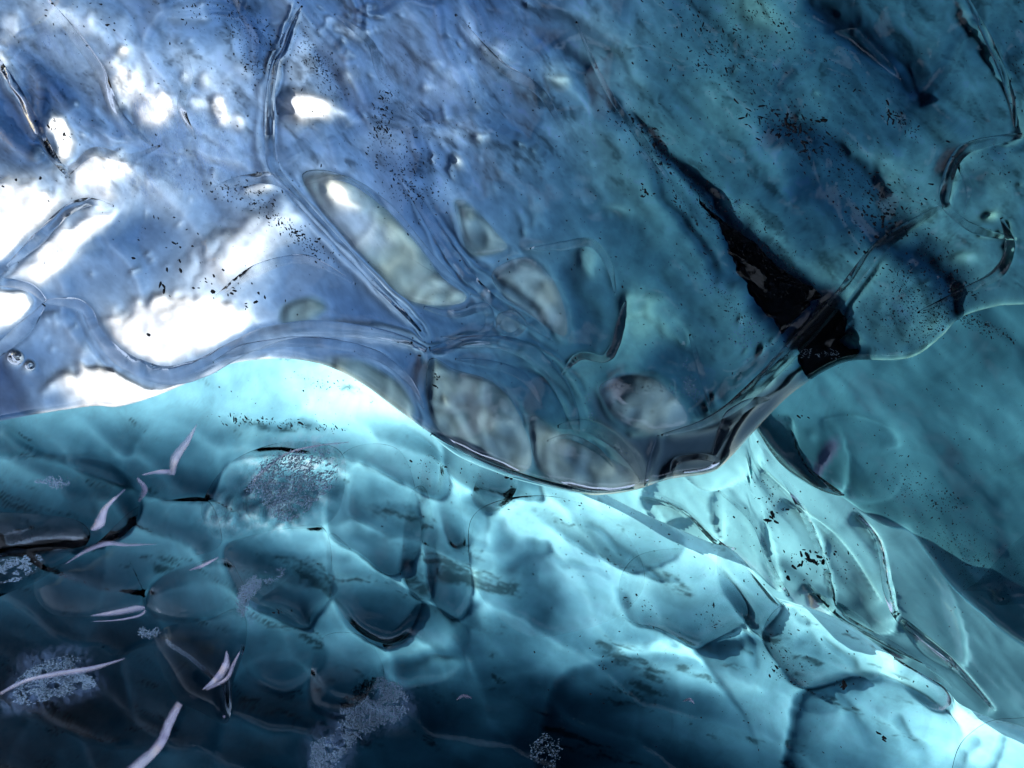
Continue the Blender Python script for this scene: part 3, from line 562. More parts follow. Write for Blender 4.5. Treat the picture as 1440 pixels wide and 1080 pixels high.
scal = scal * (1 - .25 * sm((U - 420) / 250)); sc_ = (np.sqrt(np.clip(cb / .45, 0, 1)) * .3 + np.clip(.5 + cy2, 0, 1) ** 1.6) * scal; sc2 = np.clip(.5 + cy3, 0, 1) ** 1.5 * scal
Hf.a += .04 * sc_ + .004 * sc2; Hl.a += .046 * sc_ + .012 * sc2
for P, h, wp, dv in [
    ([(-90, 640), (0, 645), (80, 643), (150, 655), (188, 688), (195, 722), (172, 752), (125, 764), (50, 770), (-90, 780)], .14, 44, (.2, 1)), ([(462, 742), (480, 640), (560, 632), (590, 720), (585, 780), (550, 808), (510, 780)], .14, 60, (.1, 1)), ([(600, 640), (640, 680), (652, 740), (662, 830), (640, 870), (608, 842), (600, 790), (590, 720)], .14, 34, (0, 1)),
    ([(575, 700), (600, 690), (614, 780), (606, 840), (580, 836), (566, 790)], .10, 26, (0, 1)), ([(465, 750), (520, 800), (560, 822), (592, 845), (572, 890), (545, 906), (500, 885), (465, 830)], .13, 40, (.2, 1)),
    ([(596, 848), (645, 872), (655, 902), (600, 915), (560, 920), (538, 905), (570, 870)], .10, 30, (0, -1)), ([(540, 930), (650, 906), (640, 945), (600, 960), (560, 962)], .08, 24, (0, 1)),
    ([(240, 560), (420, 545), (600, 620), (620, 700), (480, 640), (330, 645), (290, 700), (200, 690), (60, 640), (-40, 640), (-80, 560)], .10, 60, (0, 1)),
    ([(320, 765), (380, 748), (455, 742), (466, 830), (445, 862), (430, 880), (395, 862), (350, 842), (322, 805)], .13, 44, (-.3, 1)), ([(205, 848), (230, 810), (310, 785), (338, 810), (345, 850), (300, 866), (240, 866)], .10, 34, (-.6, 1)),
    ([(1012, 772), (1042, 790), (1090, 845), (1098, 856), (1065, 890), (1045, 868), (1012, 822)], .13, 34, (.3, 1)), ([(1072, 892), (1104, 852), (1200, 888), (1240, 925), (1230, 955), (1200, 950), (1130, 966), (1092, 932)], .14, 48, (-.6, 1)),
    ([(1128, 970), (1170, 950), (1240, 950), (1330, 1000), (1352, 1060), (1340, 1200), (1110, 1200), (1112, 1010)], .08, 90, (-.5, -.8)), ([(1258, 922), (1292, 928), (1332, 972), (1336, 992), (1312, 998), (1268, 962)], .09, 26, (.6, 1)),
    ([(900, 780), (980, 775), (1030, 822), (1050, 868), (992, 905), (974, 909), (930, 884), (884, 870), (870, 820)], .14, 52, (.3, 1)), ([(1064, 895), (1092, 935), (1126, 970), (1106, 1040), (1040, 1000), (990, 930), (978, 912), (1020, 900)], .10, 50, (0, -1)),
    ([(640, 560), (720, 620), (760, 690), (740, 700), (650, 680), (622, 640)], .08, 40, (0, 1)), ([(740, 700), (850, 696), (960, 760), (890, 800), (780, 745)], .07, 60, (0, 1)), ([(1340, 1075), (1368, 1028), (1420, 1010), (1520, 1030), (1600, 1200), (1335, 1200)], .10, 60, (.3, .9)),
    ([(450, 900), (510, 895), (540, 950), (500, 1000), (440, 985)], .09, 40, (0, 1)), ([(345, 880), (430, 885), (455, 930), (400, 970), (350, 940)], .08, 40, (0, 1)), ([(770, 985), (840, 930), (980, 930), (1060, 1040), (1060, 1180), (780, 1180)], .05, 160, (-.5, -.8)),
    ([(620, 700), (660, 690), (670, 740), (645, 772), (628, 750)], .07, 24, (0, 1)), ([(690, 640), (730, 660), (720, 700), (690, 720), (664, 700)], .06, 26, (0, 1)), ([(565, 795), (580, 790), (585, 812), (570, 818), (560, 808)], .05, 10, None)]:
    kk = .55 if tuple(P[0]) in LENS else 1.0
    Hf.dome(P, h * kk, wp, dv); Hl.ramp(P, .086 * min(1.3, h / .11) * (.7 + .3 * kk), dv or (0, 1))
    if kk < 1: LOBES.append((P, h, wp, dv or (0, 1)))
for p, wl_, wr_, h in [([(0, 596), (60, 640), (150, 652), (190, 690)], 3, 30, .06), ([(230, 705), (300, 700), (400, 742), (478, 735)], 30, 3, .05), ([(620, 630), (614, 680), (600, 720), (585, 750)], 3, 24, .06), ([(725, 640), (715, 690), (690, 730)], 3, 24, .05), ([(655, 900), (665, 940), (660, 960)], 20, 8, .015)]:
    Hf.step(p, wl_, wr_, h)
D0 = 4.15 + 0.35 * ((V - 600) / 500) + 0.16 * np.maximum(0, (500 - U) / 500) ** 1.5 * 2
Hf.a = blur(Hf.a, 3); Hl.a = blur(Hl.a, 3)
Df = D0 - Hf.a
x = np.clip(dc / 60.0, 0, 1); rc = sm((U - 700) / 120)
Df = Df + rc * 0.09 * (1 - np.sqrt(1 - (1 - x) ** 2))
tq = sm((U - 250) / 500)[..., None] * 0.5
T = np.array((.47, .92, .92)) * (1 - tq) + np.array((.46, .98, .95)) * tq
fw = Field(U, V, 0); fw.area(FROST[0], 1, 1, 30, wob=20); fz = fw.a * sm((fbm(U / 12, V / 7, 301, 4, .7) - .02) / .2); G.a = G.a + fz * 110; T = T * (1 - .5 * fz[..., None]) + .5 * fz[..., None]
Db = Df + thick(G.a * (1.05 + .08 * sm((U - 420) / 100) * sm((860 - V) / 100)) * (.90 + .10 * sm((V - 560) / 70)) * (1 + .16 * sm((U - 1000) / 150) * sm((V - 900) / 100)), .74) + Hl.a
f1_ = fbm(ru / 70 + .9 * fbm(U / 60, V / 60, 6), rv / 16 + .9 * fbm(U / 60, V / 60, 7), 212, 6, .66)
T = np.clip(T * np.clip(1.02 + .10 * fbm(U / 13, V / 13, 214, 4, .7) + .22 * f1_ - .7 * sm((-f1_ - .30) / .30), .3, 1.1)[..., None], 0, 1)
cl = Field(U, V, 0)
for P in FROST: cl.area(P, .45, 1, 22, wob=14)
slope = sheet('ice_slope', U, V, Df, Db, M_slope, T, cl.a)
tag(slope, 'glowing teal ice slope of overlapping scallops, bright along its crest and dark at the foot', 'ice slope')

# ------------------------------------------------------------------ right hand wall and the faceted hollow between
edge = curve([(1000, 430), (1045, 560), (1062, 602), (1085, 635), (1110, 664), (1150, 688), (1185, 700), (1215, 722), (1250, 742), (1278, 748), (1300, 775), (1325, 810), (1350, 838), (1385, 868), (1440, 910), (1760, 1120)])
mid_top = curve([(560, 440), (700, 520), (850, 570), (960, 540), (1045, 545), (1085, 605), (1150, 664), (1215, 705), (1300, 762), (1385, 852), (1440, 895), (1760, 1105)])
us = np.arange(640, 1871, 5.0); NR = 130; s_ = np.linspace(0, 1, NR)
Lt = np.where(us > 1050, edge(us) - 7, mid_top(us)); Lb_ = crest(us) + 4; V = Lt[None, :] + (Lb_ - Lt)[None, :] * s_[:, None]; U = np.broadcast_to(us[None, :], V.shape).copy()
G = Field(U, V, 0)
G.base([640, 840, 960, 1080, 1200, 1320, 1440, 1760], [540, 640, 720, 810, 900, 990, 1180], [
 [200, 205, 185, 165, 140, 120, 110, 110], [200, 205, 190, 172, 140, 120, 110, 110], [200, 215, 200, 178, 145, 118, 110, 110], [200, 200, 200, 175, 150, 115, 150, 130], [190, 190, 190, 180, 155, 118, 130, 130], [180, 180, 180, 170, 150, 125, 120, 130], [150] * 8])
ru, rv = rot(U, V, 50)
G.a *= 1 + 0.22 * fbm(ru / 120, rv / 30, 4, 5, .6)
Hf = Field(U, V, 0); Hf.a += 0.05 * fbm(ru / 130, rv / 40, 61, 3) + 0.003 * fbm(U / 20, V / 20, 62, 3)
for P, h, wp, dv in [([(905, 690), (960, 655), (1010, 690), (1020, 740), (1000, 780), (930, 745)], .10, 26, (-.5, 1)), ([(1000, 700), (1050, 660), (1080, 740), (1100, 830), (1060, 800), (1015, 760)], .10, 26, (-.5, 1)), ([(1070, 740), (1130, 700), (1165, 800), (1170, 860), (1110, 840)], .10, 30, (-.5, 1)),
        ([(1160, 770), (1180, 740), (1230, 760), (1260, 880), (1210, 880), (1170, 840)], .10, 30, (-.5, 1)), ([(930, 745), (970, 730), (1010, 775), (1000, 800), (950, 780)], .06, 16, (0, -1)), ([(1140, 835), (1200, 860), (1240, 900), (1200, 900), (1150, 870)], .06, 14, (0, -1)), ([(1250, 750), (1330, 820), (1360, 930), (1300, 920), (1260, 850)], .10, 34, (-.5, 1)),
        ([(960, 600), (1040, 590), (1070, 650), (1000, 690), (950, 650)], .08, 30, (0, 1)), ([(880, 700), (910, 700), (940, 750), (900, 760)], .06, 16, (0, 1)), ([(1190, 880), (1290, 930), (1380, 1000), (1330, 990), (1230, 920)], .08, 16, (0, -1))]:
    Hf.dome(P, h, wp, dv)
for p, wl_, wr_, h in [([(1060, 650), (1130, 720), (1160, 790), (1175, 850)], 3, 26, .06), ([(1200, 720), (1235, 760), (1250, 830), (1265, 870)], 3, 26, .07), ([(1265, 870), (1340, 930), (1400, 1000)], 3, 26, .07), ([(1100, 700), (1180, 760), (1240, 850)], 3, 18, .05), ([(900, 700), (960, 720), (1010, 775)], 3, 18, .05), ([(1130, 820), (1180, 870), (1280, 930)], 3, 18, .06)]:
    Hf.step(p, wl_, wr_, h)
for p, wd, vv, al in [([(1150, 830), (1200, 860), (1225, 885)], [6, 14, 8], 95, .8), ([(1220, 900), (1290, 915), (1330, 930)], [6, 12, 8], 90, .8), ([(1095, 790), (1140, 830), (1170, 850)], [10, 12, 10], 100, .7), ([(1020, 690), (1060, 740), (1080, 810)], [5, 7, 8], 120, .6), ([(1300, 830), (1350, 920), (1400, 1000)], [30, 26, 20], 96, .6), ([(1380, 830), (1440, 850)], 36, 185, .6), ([(1180, 760), (1220, 790), (1230, 840)], [16, 20, 14], 178, .5)]:
    G.line(p, wd, vv, al, wob=8)
D0 = 4.55 + 0.2 * ((V - 600) / 500) - 0.1 * np.maximum(0, (U - 1100) / 400)
Df = D0 - Hf.a; Db = Df + thick(G.a)
T = np.ones(U.shape + (1,)) * np.array((.46, .96, .88))
hollow = sheet('ice_hollow', U, V, Df, Db, M_right, T)
tag(hollow, 'faceted hollow of thin rippled ice between the slope crest and the smooth right wall', 'ice hollow')

us = np.arange(1004, 1871, 4.5); NR = 130; s_ = np.linspace(0, 1, NR)
Le = edge(us); V = Le[None, :] + (330 - Le)[None, :] * s_[:, None]; U = np.broadcast_to(us[None, :], V.shape).copy(); de = Le[None, :] - V
G = Field(U, V, 0)
G.base([1000, 1080, 1160, 1240, 1320, 1440, 1760], [330, 420, 520, 600, 680, 760, 860, 1120], [
 [90, 95, 95, 100, 100, 100, 100], [95, 100, 105, 110, 108, 100, 100], [100, 110, 125, 128, 120, 112, 100], [105, 108, 105, 118, 122, 115, 105], [90, 85, 80, 120, 112, 116, 105], [90, 90, 95, 105, 108, 112, 105], [100, 100, 110, 118, 128, 118, 105], [110] * 7])
ru, rv = rot(U, V, 42)
G.a *= 1 + 0.34 * fbm(ru / 150, rv / 44, 4, 5, .6)
for p, wd, vv, al in [([(1290, 540), (1330, 560)], 16, 95, .5), ([(1300, 700), (1360, 740), (1400, 770)], [16, 24, 16], 84, .7), ([(1330, 690), (1390, 700)], [14, 18], 82, .6), ([(1300, 770), (1340, 810), (1370, 830)], [14, 16, 10], 142, .7), ([(1115, 590), (1130, 640), (1150, 690)], [14, 16, 10], 104, .6), ([(1060, 600), (1110, 650), (1160, 690)], [8, 14, 8], 102, .6), ([(1230, 715), (1270, 745), (1320, 800), (1350, 835)], [8, 10, 12, 8], 96, .6),
                      ([(1300, 620), (1350, 640)], 20, 92, .4), ([(1380, 560), (1440, 600)], 24, 128, .4), ([(1190, 560), (1180, 600)], 16, 90, .4), ([(1250, 600), (1270, 640)], 12, 140, .4), ([(1260, 660), (1235, 700)], 12, 105, .4)]:
    G.line(p, wd, vv, al, wob=10)
G.blob(1141, 615, 8, 10, 0, 120, .9); G.blob(1160, 650, 8, 22, 25, 118, .8)
Hf = Field(U, V, 0); Hf.a += 0.07 * fbm(ru / 220, rv / 90, 71, 3) + 0.012 * fbm(ru / 60, rv / 30, 72, 3) + 0.002 * fbm(U / 20, V / 20, 73, 3)
for P, h, wp, dv in [([(1110, 585), (1170, 590), (1190, 640), (1185, 690), (1150, 670), (1122, 640)], .09, 24, (0, 1)), ([(1058, 590), (1100, 585), (1125, 640), (1150, 690), (1110, 660), (1080, 630)], .06, 16, (0, 1)), ([(1170, 595), (1240, 600), (1270, 660), (1250, 700), (1200, 700), (1185, 640)], .03, 40, (-.6, .8))]:
    Hf.dome(P, h, wp, dv)
for p, wl_, wr_, h in [([(1110, 585), (1122, 640), (1160, 690)], 3, 20, .05), ([(1150, 595), (1200, 588), (1250, 605), (1262, 630)], 6, 40, .02)]: Hf.step(p, wl_, wr_, h)
D0 = 4.38 - 0.25 * ((V - 600) / 500) - 0.35 * np.maximum(0, (U - 1150) / 500)
Df = D0 - Hf.a; Db = Df + thick(G.a)
x = np.clip(de / 30.0, 0, 1); Df = Df + 0.10 * (1 - np.sqrt(1 - (1 - x) ** 2)); Db = np.maximum(Db, Df + .012)
T = np.ones(U.shape + (1,)) * np.array((.34, .94, .90))
G2 = Field(U, V, 0); G2.blob(1160, 645, 10, 34, 25, 1, 1); T = T * (1 - G2.a[..., None]) + np.array((.8, .8, 1.0)) * G2.a[..., None]
right = sheet('ice_wall', U, V, Df, Db, M_right, T)
tag(right, 'smooth dull teal ice wall on the right with freckles of grit', 'ice wall', kind='thing')

# ------------------------------------------------------------------ things that sit on or in the ice
def surf(name, u, v):
    U_, V_, D_, o = MASS[name]
    u = np.atleast_1d(np.asarray(u, float)); v = np.atleast_1d(np.asarray(v, float))
    sh = u.shape; u = u.ravel(); v = v.ravel(); du = U_[0, 1] - U_[0, 0]
    x = np.clip((u - U_[0, 0]) / du, 0, U_.shape[1] - 1.001); i = x.astype(int); f = x - i
    out = np.zeros(len(u))
    for c in (0, 1):
        vc = V_[:, i + c]; dc_ = D_[:, i + c]; n = vc.shape[0]
        asc = vc[-1] > vc[0]
        j = np.where(asc, (vc < v).sum(0), (vc > v).sum(0)); j = np.clip(j, 1, n - 1); k = np.arange(len(u))
        a, b = vc[j - 1, k], vc[j, k]; t = np.clip((v - a) / (b - a + 1e-9), 0, 1)
        out += (dc_[j - 1, k] * (1 - t) + dc_[j, k] * t) * (f if c else 1 - f)
    return out.reshape(sh)

def lens(name, pts, base, h, wpx, dirv, mat, parent, lift=0.004, label=None, backh=0.0, nr=22, na=110, nse=0.0):
    """a lobe of clear ice lying against a larger body: bulging front, back following the wall"""
    P = spline(pts, 12, True); seg = np.r_[0, np.cumsum(np.hypot(*np.diff(np.vstack([P, P[:1]]), axis=0).T))]
    a = np.linspace(0, seg[-1], na, endpoint=False); Pc = np.vstack([P, P[:1]])
    bx, by = np.interp(a, seg, Pc[:, 0]), np.interp(a, seg, Pc[:, 1]); c = np.array([bx.mean(), by.mean()])
    rr = 1 - (1 - np.linspace(0, 1, nr)) ** 1.6
    Ux = c[0] + (bx - c[0])[None, :] * rr[1:, None]; Vx = c[1] + (by - c[1])[None, :] * rr[1:, None]
    Ux = np.vstack([np.full((1, na), c[0]), Ux]); Vx = np.vstack([np.full((1, na), c[1]), Vx])
    d, _, _ = segdist(Ux, Vx, np.stack([bx, by], -1), True); d[-1] = 0
    x = np.clip(d / wpx, 0, 1); hh = 1 - (1 - x) ** 2.2
    q = (Ux - c[0]) * dirv[0] + (Vx - c[1]) * dirv[1]; hh = hh * (0.12 + 0.88 * sm((q - q.min()) / (q.max() - q.min()) * 1.2))
    D = surf(base, Ux, Vx); Dm = surf(base, np.array([c[0]]), np.array([c[1]]))[0]; Dsm = D * .93 + .07 * Dm
    Dsm = np.minimum(Dsm, D - lift)
    F_ = Dsm - lift - h * hh - nse * fbm(Ux / 40, Vx / 24, 91, 3) * hh; B_ = np.minimum(D - lift, F_ + h * hh + .004)
    B_ = np.maximum(B_, F_ + .002)
    n = nr * na; idx = np.arange(n).reshape(nr, na); nx_ = np.roll(idx, -1, 1)
    q1 = np.stack([idx[:-1], nx_[:-1], nx_[1:], idx[1:]], -1).reshape(-1, 4); q2 = q1[:, ::-1] + n
    rim = np.stack([idx[-1], nx_[-1], nx_[-1] + n, idx[-1] + n], -1)
    V3 = np.vstack([world(Ux, Vx, F_).reshape(-1, 3), world(Ux, Vx, B_).reshape(-1, 3)])
    F = np.vstack([q1, q2, rim]); o = link(name, V3, F, mat, parent)
    me = o.data
    import bmesh
    bm = bmesh.new(); bm.from_mesh(me); bmesh.ops.remove_doubles(bm, verts=bm.verts, dist=1e-5); bmesh.ops.recalc_face_normals(bm, faces=bm.faces); bm.to_mesh(me); bm.free()
    for k in ('back', 'cloud'):
        at = me.attributes.new(k, 'FLOAT', 'POINT'); at.data.foreach_set('value', np.zeros(len(me.vertices), np.float32))
    if label: o['label'] = label
    return o

lens('ice_lobe', [(658, 762), (668, 722), (715, 700), (790, 700), (860, 730), (898, 780), (905, 825), (870, 866), (800, 890), (742, 894), (695, 862), (668, 820)], 'ice_slope', .11, 60, (-.1, 1), M_lobe, slope, label='broad oval lobe with a smoky dark heart')
0 and lens('ice_lobe', [(-90, 640), (0, 645), (80, 643), (150, 655), (188, 688), (195, 722), (172, 752), (125, 764), (50, 770), (-90, 780)], 'ice_slope', .10, 60, (.1, 1), M_lobe, slope, label='rounded bulge with a pale glint on its flank')
lens('ice_lobe', [(285, 706), (325, 650), (400, 622), (478, 634), (482, 700), (456, 738), (385, 746), (320, 762), (292, 742)], 'ice_slope', .10, 34, (0, 1), M_lobe, slope, label='lobe crusted with white frost')
lens('ice_lobe', [(50, 812), (130, 768), (190, 715), (240, 703), (292, 702), (312, 742), (304, 772), (250, 790), (205, 830), (206, 852), (150, 866), (70, 862)], 'ice_slope', .12, 44, (-.2, 1), M_lobe, slope, label='long smooth lobe lit along its upper edge')
lens('ice_lobe', [(292, 872), (330, 856), (346, 872), (344, 912), (328, 960), (320, 1016), (280, 1000), (248, 982), (226, 940), (214, 900), (240, 880)], 'ice_slope', .22, 30, (0, 1), M_lobe, slope, label='nearly black hanging tongue with a forked glint')
lens('ice_lobe', [(-90, 712), (0, 720), (60, 724), (108, 732), (127, 750), (116, 772), (80, 800), (30, 826), (-90, 860)], 'ice_slope', .20, 40, (-.1, 1), M_lobe, slope, lift=.02, label='blunt tongue reaching in over its neighbours')
lens('ice_lobe', [(365, 846), (395, 822), (425, 800), (455, 805), (475, 830), (440, 860), (432, 882), (405, 862)], 'ice_slope', .10, 18, (0, 1), M_lobe, slope, label='dark blue crescent lobe with a pointed tip')
lens('ice_lobe', [(1062, 592), (1085, 590), (1110, 600), (1128, 640), (1152, 672), (1188, 696), (1160, 692), (1112, 664), (1084, 636)], 'ice_wall', .05, 14, (0, 1), M_lobe, right, label='glassy blue fold under the wall edge')
lens('ice_lobe', [(1358, 830), (1378, 815), (1430, 760), (1520, 700), (1560, 800), (1520, 860), (1440, 850), (1400, 850), (1385, 832)], 'ice_wall', .10, 24, (0, 1), M_lobe, right, label='shaded lobe at the lower end of the wall')

MOUTH = np.array([math.sin(R(75)) * math.cos(R(182)), math.sin(R(75)) * math.sin(R(182)), math.cos(R(75))])
for P, h, wp, dv in LOBES: lens('ice_lobe', P, 'ice_slope', h * .5, wp, dv, M_lobe, slope, lift=.003)
# --- rounded ribs of clear ice running over the fold
M_rib = ice_material('clear_rib_ice', (1.3, 1.0, 0.72), 3.0, ior=1.16, rough=.03, bump=.05, gloss=.8, fior=1.4)
def rib(pts, wd, base, parent, k=.9, label=None):
    P = spline(pts, 10); n = len(P); w_ = np.interp(np.linspace(0, 1, n), np.linspace(0, 1, len(wd)), wd)
    w_ = w_ * (1 + .22 * fbm(np.arange(n) / 9., np.full(n, pts[0][0] * .1), 4, 3)) + .3
    T_ = np.gradient(P, axis=0); T_ /= np.linalg.norm(T_, axis=1)[:, None] + 1e-9; Nn = np.stack([-T_[:, 1], T_[:, 0]], -1)
    m = 15; s_ = -np.cos(np.linspace(0, np.pi, m))
    Ux = P[:, 0][:, None] + Nn[:, 0][:, None] * s_[None] * w_[:, None]; Vx = P[:, 1][:, None] + Nn[:, 1][:, None] * s_[None] * w_[:, None]
    D = surf(base, Ux, Vx); D = np.minimum(D, surf(base, P[:, 0], P[:, 1])[:, None] + .02)
    hh = (w_ / FPX * k)[:, None] * D * np.sqrt(np.clip(1 - s_[None] ** 2, 0, 1)) * (1 + .12 * fbm(Ux / 18, Vx / 18, 9, 3))
    F_ = D - .0015 - hh; B_ = D - .0006
    nn = n * m; idx = np.arange(nn).reshape(n, m)
    q1 = np.stack([idx[:-1, :-1], idx[:-1, 1:], idx[1:, 1:], idx[1:, :-1]], -1).reshape(-1, 4); rm = lambda a: np.stack([a[:-1], a[1:], a[1:] + nn, a[:-1] + nn], -1)
    F = np.vstack([q1, q1[:, ::-1] + nn, rm(idx[0]), rm(idx[-1]), rm(idx[:, 0]), rm(idx[:, -1])])
    o = link('ice_rib', np.vstack([world(Ux, Vx, F_).reshape(-1, 3), world(Ux, Vx, B_).reshape(-1, 3)]), F, M_rib, parent)
    import bmesh
    bm = bmesh.new(); bm.from_mesh(o.data); bmesh.ops.remove_doubles(bm, verts=bm.verts, dist=1e-6); bmesh.ops.recalc_face_normals(bm, faces=bm.faces); bm.to_mesh(o.data); bm.free()
    for k_ in ('back', 'cloud'):
        at = o.data.attributes.new(k_, 'FLOAT', 'POINT'); at.data.foreach_set('value', np.zeros(len(o.data.vertices), np.float32))
    if label: o['label'] = label
    return o
for p, wd in [([(62, 424), (100, 426), (122, 438), (134, 464), (158, 494), (192, 516), (235, 528), (282, 518), (322, 497), (370, 474), (430, 462), (505, 466), (565, 478), (600, 492)], [3, 9, 9, 10, 12, 13, 13, 12, 8, 3]),
        ([(300, 508), (350, 488), (410, 480), (470, 484), (530, 500), (575, 535), (596, 575)], [1, 6, 8, 8, 7, 4, 1]), ([(604, 492), (650, 482), (705, 482), (750, 500), (786, 540), (806, 585), (812, 610)], [2, 8, 10, 12, 11, 8, 2]), ([(640, 505), (690, 512), (735, 530), (762, 570)], [1, 5, 6, 1]),
        ([(10, 375), (52, 338), (92, 298), (125, 284), (160, 290)], [2, 9, 8, 6, 1]), ([(-60, 398), (-10, 396), (40, 404), (64, 424)], [7, 7, 7, 3]), ([(62, 428), (34, 462), (-15, 500), (-70, 525)], [3, 10, 11, 12]), ([(425, 8), (402, 50), (384, 100), (379, 170), (384, 232), (416, 275), (470, 335), (530, 400), (592, 466)], [1, 4, 6, 8, 8, 6, 5, 5, 1]),
        ([(560, 245), (605, 310), (645, 372), (672, 402), (700, 428), (752, 458), (776, 478)], [1, 8, 9, 7, 7, 7, 1]), ([(596, 432), (640, 442), (680, 432), (688, 455), (668, 474), (620, 474)], [2, 6, 7, 6, 5, 1]), ([(700, 462), (704, 446), (720, 440), (736, 456), (724, 470), (706, 468)], [2, 4, 4, 4, 4, 1]), ([(300, 266), (335, 256), (375, 250), (402, 262), (420, 280)], [2, 7, 9, 6, 1]),
        ([(930, 612), (990, 595), (1045, 560), (1110, 496), (1180, 420), (1235, 350), (1300, 305), (1328, 288)], [1, 6, 10, 11, 11, 9, 6, 1]), ([(1440, 190), (1390, 199), (1352, 214), (1334, 248), (1330, 288), (1370, 322), (1430, 336)], [3, 6, 8, 8, 6, 6, 2]), ([(1408, 306), (1420, 345), (1405, 382), (1360, 408), (1290, 440)], [2, 7, 8, 6, 1]),
        ([(784, 600), (820, 598), (858, 616), (886, 644), (904, 676)], [2, 9, 9, 7, 2]), ([(770, 620), (800, 614), (838, 632), (862, 656)], [1, 4, 4, 1]), ([(944, 664), (952, 648), (984, 642), (1008, 648), (994, 660), (960, 664)], [2, 5, 5, 4, 3, 1]), ([(1004, 640), (1016, 610), (1030, 585), (1052, 568), (1082, 560)], [2, 9, 11, 8, 2]), ([(908, 684), (914, 655), (920, 630), (926, 612)], [2, 4, 3, 1]),
        ([(790, 528), (806, 507), (822, 500), (850, 504), (864, 488), (872, 458), (880, 424)], [1, 5, 6, 6, 6, 7, 1]), ([(745, 350), (790, 346), (832, 342), (856, 372), (866, 415)], [1, 6, 6, 5, 1]), ([(606, 610), (650, 640), (715, 665), (780, 683), (838, 692), (892, 686)], [2, 4, 5, 4, 4, 1]), ([(1350, -20), (1392, 60), (1420, 130), (1428, 180)], [2, 5, 6, 2])]:
    rib(p, wd, 'ice_overhang', overhang)
def oval(cx, cy_, rx, ry, ang):
    return [(cx + math.cos(t_) * rx * (1 + .12 * math.sin(2.3 * t_ + cx)) * math.cos(R(ang)) - math.sin(t_) * ry * math.sin(R(ang)), cy_ + math.cos(t_) * rx * math.sin(R(ang)) + math.sin(t_) * ry * math.cos(R(ang))) for t_ in np.linspace(0, 2 * math.pi, 10, endpoint=False)]
for k_, (P, g_) in enumerate(PK[:8]):
    if k_ != 6: lens('glassy_pocket', P, 'ice_overhang', .020, 26, (.5, .8), M_rib, overhang, lift=.002, nr=16, na=80)
for a in [(22, 503, 12, 10, 20), (42, 514, 8, 7, 0)]: lens('air_bubble', oval(*a), 'ice_overhang', .02, a[3], (.3, .9), M_rib, overhang, lift=.002, nr=12, na=40)
for p, wd in [([(-40, 40), (0, 92), (28, 135), (55, 185), (76, 222), (98, 250)], [2, 5, 6, 6, 5, 1]), ([(60, -10), (105, 50), (140, 100), (165, 160), (215, 205)], [1, 7, 9, 8, 1]), ([(325, -10), (345, 25), (372, 62), (396, 66)], [2, 7, 7, 1]), ([(225, 205), (180, 222), (130, 214), (92, 250)], [1, 5, 6, 1]), ([(255, 60), (265, 105), (255, 150), (275, 195)], [1, 6, 6, 1]),
        ([(470, 20), (520, 60), (540, 110), (600, 170)], [1, 6, 6, 1]), ([(640, 20), (700, 90), (760, 130), (800, 200)], [1, 7, 6, 1]), ([(810, 30), (850, 120), (905, 200), (960, 280)], [1, 4, 5, 1]), ([(300, 420), (360, 380), (430, 365), (500, 400)], [1, 7, 7, 1]), ([(420, 262), (480, 250), (545, 290), (610, 365), (662, 415)], [1, 4, 5, 4, 1]), ([(970, 470), (985, 520), (1000, 580)], [1, 5, 1]), ([(1340, 220), (1362, 262), (1356, 300)], [1, 5, 1])]:
    rib(p, wd, 'ice_overhang', overhang, .6)
for p, wd in [([(905, 690), (960, 715), (1010, 765), (1035, 772)], [1, 4, 4, 1]), ([(1065, 620), (1120, 700), (1158, 790), (1176, 852)], [1, 5, 5, 1]), ([(1200, 715), (1236, 762), (1250, 830), (1268, 874), (1340, 935), (1400, 1000)], [1, 5, 7, 6, 5, 1]), ([(1010, 690), (1060, 735), (1085, 800), (1110, 838)], [1, 4, 5, 1]), ([(1130, 815), (1185, 868), (1250, 905), (1320, 945)], [1, 5, 5, 1]), ([(930, 700), (985, 742), (1020, 768)], [1, 3, 1])]:
    rib(p, wd, 'ice_hollow', hollow, .7)

